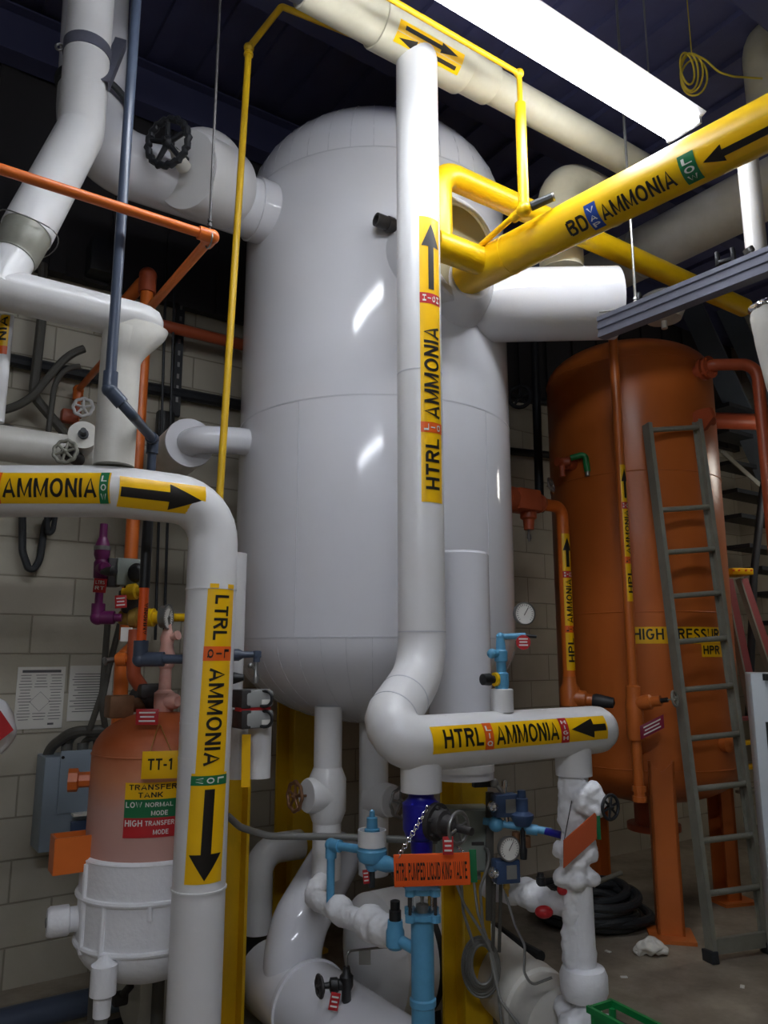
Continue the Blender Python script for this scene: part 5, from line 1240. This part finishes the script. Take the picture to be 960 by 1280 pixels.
m = MB(); m.lathe(KO-Z*0, Z, [(0.002, .11), (.09, .1), (.1, .06), (.1, .038)], 24); m.build('brass_base', 'brass', sg)
# enclosure on the yellow leg
ee = at(578, 1047, 3.34); en = thing('control_enclosure', 'grey green enclosure fixed to the yellow leg behind the king valve handwheel', 'box', vz(ee, 1080))
ew = V((1, .1, 0)).normalized(); ey = Z.cross(ew)
MB().box(ee, (.21, .1, .245), (ew, ey, Z), .006).build('case', 'box_green_grey', en)
MB().box(ee-ey*.054, (.196, .01, .23), (ew, ey, Z), .003).build('door', 'box_green_grey', en)
m = MB(); m.box(ee-ey*.062+ew*.05-Z*.01, (.05, .006, .012), (ew, ey, Z)); m.build('latch', 'iron', en)
for dx in (-.06, .06):
    MB().cyl(ee+ew*dx-Z*.125, ee+ew*dx-Z*.16, .013, n=12).build('cable_gland', 'conduit', en)
# wires from the enclosure and coil on the leg
ww = thing('wire_coil', 'coil of grey cable hanging on the yellow leg below the enclosure', 'cable', at(605, 1232, 3.2))
cc_ = at(602, 1202, 3.28)
m = MB()
for k in range(6):
    rx, rz = .042+.006*k, .068+.008*k; y = -.03+.012*k
    m.tube([cc_+V((math.cos(2*PI*i/30)*rx, y+.008*math.sin(2*PI*i/30+k), math.sin(2*PI*i/30)*rz-.006*k)) for i in range(30)], .006, n=8, closed=True)
m.build('coil', 'conduit', ww)
for pts in ([at(563, 1083, 3.25), at(580, 1130, 3.22), at(602, 1165, 3.2), at(612, 1185, 3.2)], [at(590, 1083, 3.25), at(597, 1140, 3.2), at(606, 1165, 3.2), at(614, 1190, 3.2)], [at(612, 1190, 3.2), at(625, 1250, 3.15), at(655, 1290, 3.1)], [at(615, 1190, 3.2), at(622, 1230, 3.18), at(628, 1290, 3.15)], [at(575, 1083, 3.25), at(579, 1140, 3.24), at(592, 1180, 3.22)], [at(606, 1060, 3.28), at(616, 1065, 3.2), at(600, 1110, 3.2), at(604, 1165, 3.2)]):
    MB().tube(pts, .0058, bend=.06, n=8).build('loose_cable', 'conduit', ww)
# ================================================================== pressure controls right of the enclosure
ic = at(632, 1000, 3.2)
ci = thing('pressure_controls', 'two blue pressure switches with a dial gauge and dark regulator right of the enclosure', 'instrument', at(630, 1105, 3.2))
ix = V((.97, .25, 0)).normalized(); iy = Z.cross(ix)
MB().bar(at(612, 990, 3.27), at(612, 1150, 3.27), .03, .02, V((0, -1, 0))).build('mounting_post', 'conduit_dark', ci)
for py, px in ((1006, 631), (1088, 632)):
    e = at(px, py, 3.2); b = MB().box(e, (.1, .06, .085), (ix, iy, Z), .006).build('switch_case', 'steel_blue', ci)
    MB().box(e-iy*.031+ix*.012, (.042, .003, .05), (ix, iy, Z)).build('data_plate', 'conduit', b)
    MB().lathe(e-ix*.055-iy*.02, V((0, -1, .2)), [(-.02, .022), (.0, .022), (.012, .016), (.02, .006)], 14).build('dome_nut', 'chrome', b)
m = MB(); m.cyl(at(631, 995, 3.2), at(631, 975, 3.2), .007); m.cyl(at(631, 983, 3.2), at(631, 976, 3.2), .012); m.cyl(at(633, 1020, 3.2), at(634, 1032, 3.2), .009); m.build('steel_fitting', 'chrome', ci)
m = MB(); m.cyl(at(604, 1026, 3.22), at(690, 1040, 3.16), .014); m.cyl(at(658, 1036, 3.18), at(672, 1038, 3.17), .02); m.ball(at(620, 1030, 3.2), .03); m.build('blue_manifold', 'sky_blue', ci)
MB().cyl(at(682, 1039, 3.165), at(702, 1044, 3.12), .014).build('blue_sleeve', 'deep_blue', ci)
e = at(653, 1024, 3.18); m = MB(); m.lathe(V((e.x, e.y, 0)), Z, [(vz(e, 1032).z, .03), (vz(e, 1022).z, .045), (vz(e, 1018).z, .045), (vz(e, 1014).z, .024), (vz(e, 998).z, .024), (vz(e, 997).z, .018), (vz(e, 988).z, .016)], 18); m.build('regulator', 'steel_blue', ci)
m = MB(); m.lathe(V((e.x, e.y, 0)), Z, [(vz(e, 1074).z, .013), (vz(e, 1062).z, .016), (vz(e, 1058).z, .01), (vz(e, 1034).z, .01)], 12); m.build('drain_cock', 'black', ci)
m = MB(); m.box(at(659, 1052, 3.2), (.024, .02, .045), (ix, iy, Z), .004); m.cyl(at(645, 1040, 3.2), at(645, 1062, 3.2), .016); m.build('brass_block', 'rust', ci)
gauge(ci, at(637, 1061, 3.17), V((.35, -.93, 0)), .044)
m = MB(); m.tube([at(632, 1100, 3.2), at(632, 1118, 3.2), at(643, 1155, 3.1), at(656, 1182, 3.05), at(655, 1215, 3.02), at(664, 1232, 3.0), at(690, 1222, 2.98)], .005, bend=.03, n=8); m.build('steel_tube', 'steel', ci)
for px in (618, 626): MB().cyl(at(px, 1105, 3.24), at(px-2, 1190, 3.24), .007, n=8).build('thin_tube', 'conduit_dark', ci)
m = MB(); m.lathe(at(633, 1103, 3.2), -Z, [(0, .012), (.02, .014), (.03, .008), (.05, .008)], 12); m.build('brass_fitting', 'brass', ci)
e = at(606, 980, 3.24); m = MB(); m.box(e, (.1, .03, .02), (ix, iy, Z)); m.build('bracket', 'dark_steel', ci)
m = MB(); m.ball(at(618, 979, 3.18), .018, (1, .6, 1)); m.cyl(at(618, 979, 3.18), at(628, 990, 3.18), .008); m.build('clamp', 'steel', ci)

# ================================================================== frosted column under the right drop of the HTRL pipe
rc_ = on(L0, A, 716); RO = V((rc_.x, rc_.y, 0)); rz = lambda py: vz(rc_, py).z
rp2 = lambda px, py, dd=0: at(px, py, rc_.y+dd)
fv = thing('frosted_valve_column', 'valves and pipe buried in white frost under the right drop of the HTRL pipe', 'pipe', V((rc_.x, rc_.y, 0)))
b = []
chain([rp2(716, 966), rp2(717, 1200)], .042, b); chain([rp2(716, 972), rp2(716, 1025)], .056, b)
b += [(rp2(730, 1000, -.05), .052), (rp2(741, 990, -.07), .04), (rp2(742, 1010, -.07), .038), (rp2(748, 1000, -.08), .034), (rp2(722, 1000), .06)]
b += [(rp2(701, 1062, -.03), .032), (rp2(737, 1066, -.03), .034), (rp2(735, 1058, 0), .036), (rp2(718, 1068, -.02), .05), (rp2(718, 1080, -.02), .052), (rp2(702, 1097, -.03), .034), (rp2(722, 1102, -.055), .036), (rp2(740, 1098, -.03), .032), (rp2(718, 1098, 0), .055)]
blob(fv, 'frosted_valves', b, voxel=.007, lump=.006)
MB().lathe(RO, Z, [(rz(1215), .046), (rz(1196), .05), (rz(1190), .052), (rz(1184), .048), (rz(1100), .046)], 26).build('frosted_pipe', 'frost', fv)
MB().lathe(RO, Z, [(rz(1250), .05), (rz(1247), .075), (rz(1238), .085), (rz(1218), .085), (rz(1209), .075), (rz(1206), .048)], 30).build('frosted_collar', 'frost', fv)
hq = rp2(763, 1009, -.1); handwheel(fv, hq, V((.55, -.83, .0)), .042, 'dark_steel', 6, .006, .06)
b = []
for i in range(26):
    a = random.uniform(0, 2*PI); r = random.uniform(.02, .1); b.append((V((rc_.x+math.cos(a)*r*1.0, rc_.y+math.sin(a)*r*.8, random.uniform(.05, max(.08, rz(1262))))), random.uniform(.04, .06)))
b += [(V((rc_.x, rc_.y, .1*k)), .08) for k in range(1, max(2, int(rz(1262)/.1)+1))]
blob(fv, 'frost_lump', b, voxel=.011, lump=.008)
b = []; chain([rp2(716, 1132), rp2(690, 1128, .12), rp2(672, 1122, .2), rp2(612, 1110, .36)], .042, b); b += [(rp2(668, 1120, .2), .058), (rp2(678, 1124, .17), .05), (rp2(658, 1116, .24), .058), (rp2(640, 1112, .3), .06), (rp2(622, 1110, .38), .055)]
blob(fv, 'frosted_branch', b, voxel=.008, lump=.003)
m = MB(); e = rp2(676, 1103, .18); m.lathe(e, Z, [(-.02, .018), (.02, .018), (.022, .014), (.035, .012)], 14); m.build('black_cap', 'black', fv)
e = rp2(680, 1140, 0); m = MB(); m.ball(e, .028, (1.2, .7, .8)); m.ball(rp2(703, 1112, -.02), .02, (1, .7, 1)); m.build('red_knob', 'label_red', fv)
pl = thing('tilted_sign', 'brown orange sign with green edge tied edge-on to the frosted valves', 'sign', rp2(703, 1085, -.07))
a1_, a2_, a3_, a4_ = rp2(704, 1050, -.12), rp2(704, 1085, -.12), rp2(745, 1048, -.1), rp2(745, 1014, -.1)
m = MB(); pts = [a1_, a2_, a3_, a4_]; nn = (a2_-a1_).cross(a3_-a2_).normalized(); lo = [m.b.verts.new(p) for p in pts]; hi = [m.b.verts.new(p+nn*.005) for p in pts]
m.b.faces.new(lo[::-1]); m.b.faces.new(hi)
for i in range(4): m.b.faces.new((lo[i], lo[(i+1) % 4], hi[(i+1) % 4], hi[i]))
m.build('plate', 'sign_dull', pl)
m = MB(); m.box(rp2(748, 1031, -.1), (.014, .006, .1), bev=.001); m.build('green_edge', 'label_green', pl)
MB().tube([rp2(716, 994, -.06), rp2(709, 1030, -.07), rp2(705, 1052, -.08)], .0018, bend=.01, n=6).build('wire', 'iron', pl)
# thick white pipe into the frost lump
l0 = V((rc_.x-.02, rc_.y, .16)); l1 = at(596, 1222, 3.72); 
lpz = max(.16, l1.z); l1.z = .3; l0.z = .24
tw_ = thing('floor_suction_pipe', 'thick white insulated pipe low on the floor leading into the frosted lump', 'pipe', V((l1.x, l1.y, l1.z-.14)))
dd_ = (l0-l1).normalized(); Ln = (l0-l1).length-.1
MB().lathe(l1, dd_, [(0, .138), (Ln*.6, .138), (Ln*.63, .15), (Ln*.74, .15), (Ln*.76, .14), (Ln*.8, .14), (Ln*.82, .152), (Ln*.97, .15), (Ln, .1)], 40).build('jacket', 'jacket_old', tw_)
# green tray
gt = thing('green_cart', 'green steel frame corner on the floor at the bottom right edge of the frost', 'cart', plane_z(790, 1345, 0))
g_a, g_b = at(737, 1258, 2.74), at(800, 1286, 2.56)
gx = (g_b-g_a); gx.z = 0; gx.normalize(); gy = Z.cross(gx)
m = MB(); zt = g_a.z; o = V((g_a.x, g_a.y, 0))
for s in (0, .1): m.box(o+gx*.2+gy*s+Z*(zt-.01), (.42, .012, .02), (gx, gy, Z))
for s in (0, .41): m.box(o+gx*s+gy*.05+Z*(zt-.01), (.012, .1, .02), (gx, gy, Z))
m.build('rim', 'green', gt)
MB().box(o+gx*.205+gy*.004+Z*(zt-.1), (.4, .006, .17), (gx, gy, Z)).build('front_panel', 'green', gt)
MB().box(o+gx*.205+gy*.05+Z*(zt-.05), (.39, .09, .006), (gx, gy, Z)).build('tray_floor', 'rubber', gt)
for sx2 in (.01, .4):
    for sy2 in (.01, .09): MB().cyl(o+gx*sx2+gy*sy2, o+gx*sx2+gy*sy2+Z*(zt-.02), .012, n=10).build('leg', 'green', gt)
# ================================================================== gauge and blue valve on the HTRL pipe
gs = at(628, 885, on(L0, A, 628).y); GO = V((gs.x, gs.y, 0)); gz = lambda py: vz(gs, py).z
gvv = thing('gauge_valve', 'sky blue valve with round red tag standing on the HTRL pipe', 'valve', vz(gs, 886))
m = MB(); m.lathe(GO, Z, [(L0.z+HR-.004, .04), (gz(862), .04), (gz(861), .036), (gz(861), 0)], 26); m.build('insulated_stub', 'jacket', gvv)
MB().lathe(GO, Z, [(gz(863), .022), (gz(856), .026), (gz(842), .026), (gz(840), .018), (gz(828), .018), (gz(826), .024), (gz(814), .024), (gz(812), .018), (gz(800), .016), (gz(794), .014)], 18).build('body', 'sky_blue', gvv)
m = MB(); q = vz(gs, 817); m.cyl(q, q+V((-.03, -.02, 0)), .014); m.ball(q+V((-.035, -.02, 0)), .018); q2_ = vz(gs, 796); m.cyl(q2_, q2_+V((.09, -.0, .004)), .011); m.ball(q2_, .016); m.build('side_arm', 'sky_blue', gvv)
m = MB(); q = vz(gs, 849); m.lathe(q, V((-.85, -.5, 0)), [(.02, .014), (.05, .014), (.055, .022), (.085, .02), (.09, .012)], 14); m.build('black_knob', 'black', gvv)
m = MB(); m.cyl(q+V((-.02, -.015, -.0)), q+V((-.03, -.02, -.0)), .024); m.build('yellow_ring', 'yellow', gvv)
q = vz(gs, 803)+V((.078, -.02, 0)); o = MB().cyl(q, q+V((0, -.004, 0)), .026, n=28).build('round_tag', 'label_red', gvv)
for i in range(3): MB().box(q+V((0, -.0045, .012-.011*i)), (.032-.004*(i % 2), .001, .005)).build('print_row', 'ink_white', o)
m = MB(); m.cyl(q2_+V((.085, 0, .004)), q2_+V((.13, -.0, .0)), .008, .005); m.build('lever', 'black', gvv)
gg = thing('dial_gauge', 'round white dial gauge on the right side of the big white vessel', 'gauge', at(653, 780, 3.75))
gauge(gg, at(656, 767, 3.72), V((.3, -.95, .0)), .052)
m = MB(); m.cyl(at(656, 767, 3.74), at(652, 768, 3.92), .01); m.build('stem', 'brass', gg)
# ================================================================== floor behind at right
hcn = plane_z(738, 1154, 0)
hs = thing('hose_pile', 'coiled black hose heaped on the floor under the orange tank', 'hose', hcn)
for k in range(11):
    r = random.uniform(.22, .35); cx = hcn+V((random.uniform(-.06, .06), random.uniform(-.05, .05), .028+.016*k)); ph = random.uniform(0, 6)
    m = MB(); m.tube([cx+V((math.cos(t)*r, math.sin(t)*r*.85, .012*math.sin(2*t+ph))) for t in [2*PI*i/40 for i in range(40)]], .026, n=10, closed=True); m.build('coil', 'rubber', hs)
sk_ = at(740, 1140, hcn.y-.3); sk2 = at(778, 1126, hcn.y-.05)
tag(MB().cyl(V((sk_.x, sk_.y, .3)), V((sk2.x, sk2.y, .3)), .014, n=10).build('grey_stick', 'alum'), 'short grey stick lying on the coiled black hose', 'stick')
cp_ = plane_z(813, 1194, 0); t = thing('crumpled_paper', 'crumpled white paper on the floor in front of the orange leg', 'paper', cp_)
m = MB(); m.ball(cp_+Z*.045, .055, (1.1, .7, .8), 4); m.ball(cp_+V((-.05, 0, .02)), .03, (1.4, .8, .7), 4); m.ball(cp_+V((.05, -.01, .02)), .035, (1.2, .8, .6), 4)
o = m.build('paper', 'paper', t); tx = bpy.data.textures.new('crumple', 'VORONOI'); tx.noise_scale = .05; q = o.modifiers.new('crumple', 'DISPLACE'); q.texture = tx; q.strength = .05
for i, (px, py, lb2) in enumerate(((780, 1222, 'small white scrap on the floor nearest the crumpled paper'), (928, 1234, 'thin white scrap on the floor in front of the ladder'), (760, 1190, 'small pale scrap on the floor beside the frosted column'))):
    p = plane_z(px, py, 0); o = MB().box(p+Z*.003, (.035, .02, .006), bev=.002).build('scrap', 'paper'); o.rotation_euler = (0, 0, i*1.1); tag(o, lb2, 'scrap')
dh = thing('dark_hose', 'dark hose lying on the floor behind the thick white pipe', 'hose', plane_z(660, 1190, 0))
MB().tube([plane_z(620, 1160, .03), plane_z(650, 1182, .03), plane_z(676, 1196, .03)], .03, bend=.15, n=10).build('hose', 'rubber', dh)
# dark pipes on the wall right of the vessel
def pipe1(name, label, cat, pts, r, mt, bend=.05): return tag(MB().tube(pts, r, bend=bend, n=14).build(name, mt), label, cat)
pipe1('dark_riser', 'dark vertical pipe on the wall between the white vessel and the orange tank', 'pipe', [on_wall(668, 420, .3), on_wall(675, 640, .3)], .034, 'dark_steel')
pipe1('dark_wall_pipe', 'dark horizontal pipe on the wall behind the dark vertical pipe, upper of two', 'pipe', [on_wall(620, 495, .16), on_wall(720, 508, .16)], .03, 'dark_steel')
pipe1('dark_wall_pipe', 'dark horizontal pipe on the wall behind the dark vertical pipe, lower of two', 'pipe', [on_wall(620, 562, .16), on_wall(720, 572, .16)], .03, 'dark_steel')
t = thing('dark_wall_valve', 'dark valve with wheel on the wall beside the dark vertical pipe', 'valve', on_wall(650, 505, .25)); handwheel(t, on_wall(650, 496, .3), V((-.3, -.9, 0)), .085, 'dark_steel', 5, .016)
# ================================================================== bottom left under the small tank
q = at(215, 1262, 3.75)
wbp = thing('white_pump_casing', 'white insulated pump casing on the floor under the frosted tank', 'pump', V((q.x, q.y, 0)))
MB().lathe(V((q.x-.02, q.y, .2))-A*.18, A, [(-.03, 0), (-.02, .1), (0, .17), (.03, .19), (.26, .19), (.3, .15), (.31, .08), (.36, .08)], 36).build('casing', 'jacket_old', wbp)
m = MB(); m.cyl(V((q.x-.22, q.y+.05, .2)), V((q.x-.22, q.y+.05, .44)), .06, n=20); m.build('stub', 'jacket_old', wbp)
m = MB(); e = at(150, 1248, 3.5); m.box(e, (.06, .05, .05), AX, .01); m.cyl(e, e+V((.05, -.03, .06)), .016); m.build('drain_valve', 'iron', wbp)
MB().box(V((q.x, q.y, .01)), (.5, .3, .02), AX).build('base_plate', 'dark_steel', wbp)
q = at(80, 1275, 3.7); gp2 = thing('grey_floor_pipe', 'bluish grey pipe lying along the wall foot at the lower left corner', 'pipe', V((q.x, q.y, .02)))
q.z = .09
MB().cyl(q-A*.4, q+A*.28, .055, n=20).build('pipe', 'pvc', gp2); MB().cyl(q+A*.12, q+A*.3, .068, n=20).build('coupling', 'box_grey', gp2)
q = at(238, 1200, 3.63); tag(MB().cyl(V((q.x, q.y, 0)), vz(q, 1120), .03, n=20).build('white_post', 'jacket_old'), 'slim white post beside the LTRL pipe foot', 'post')
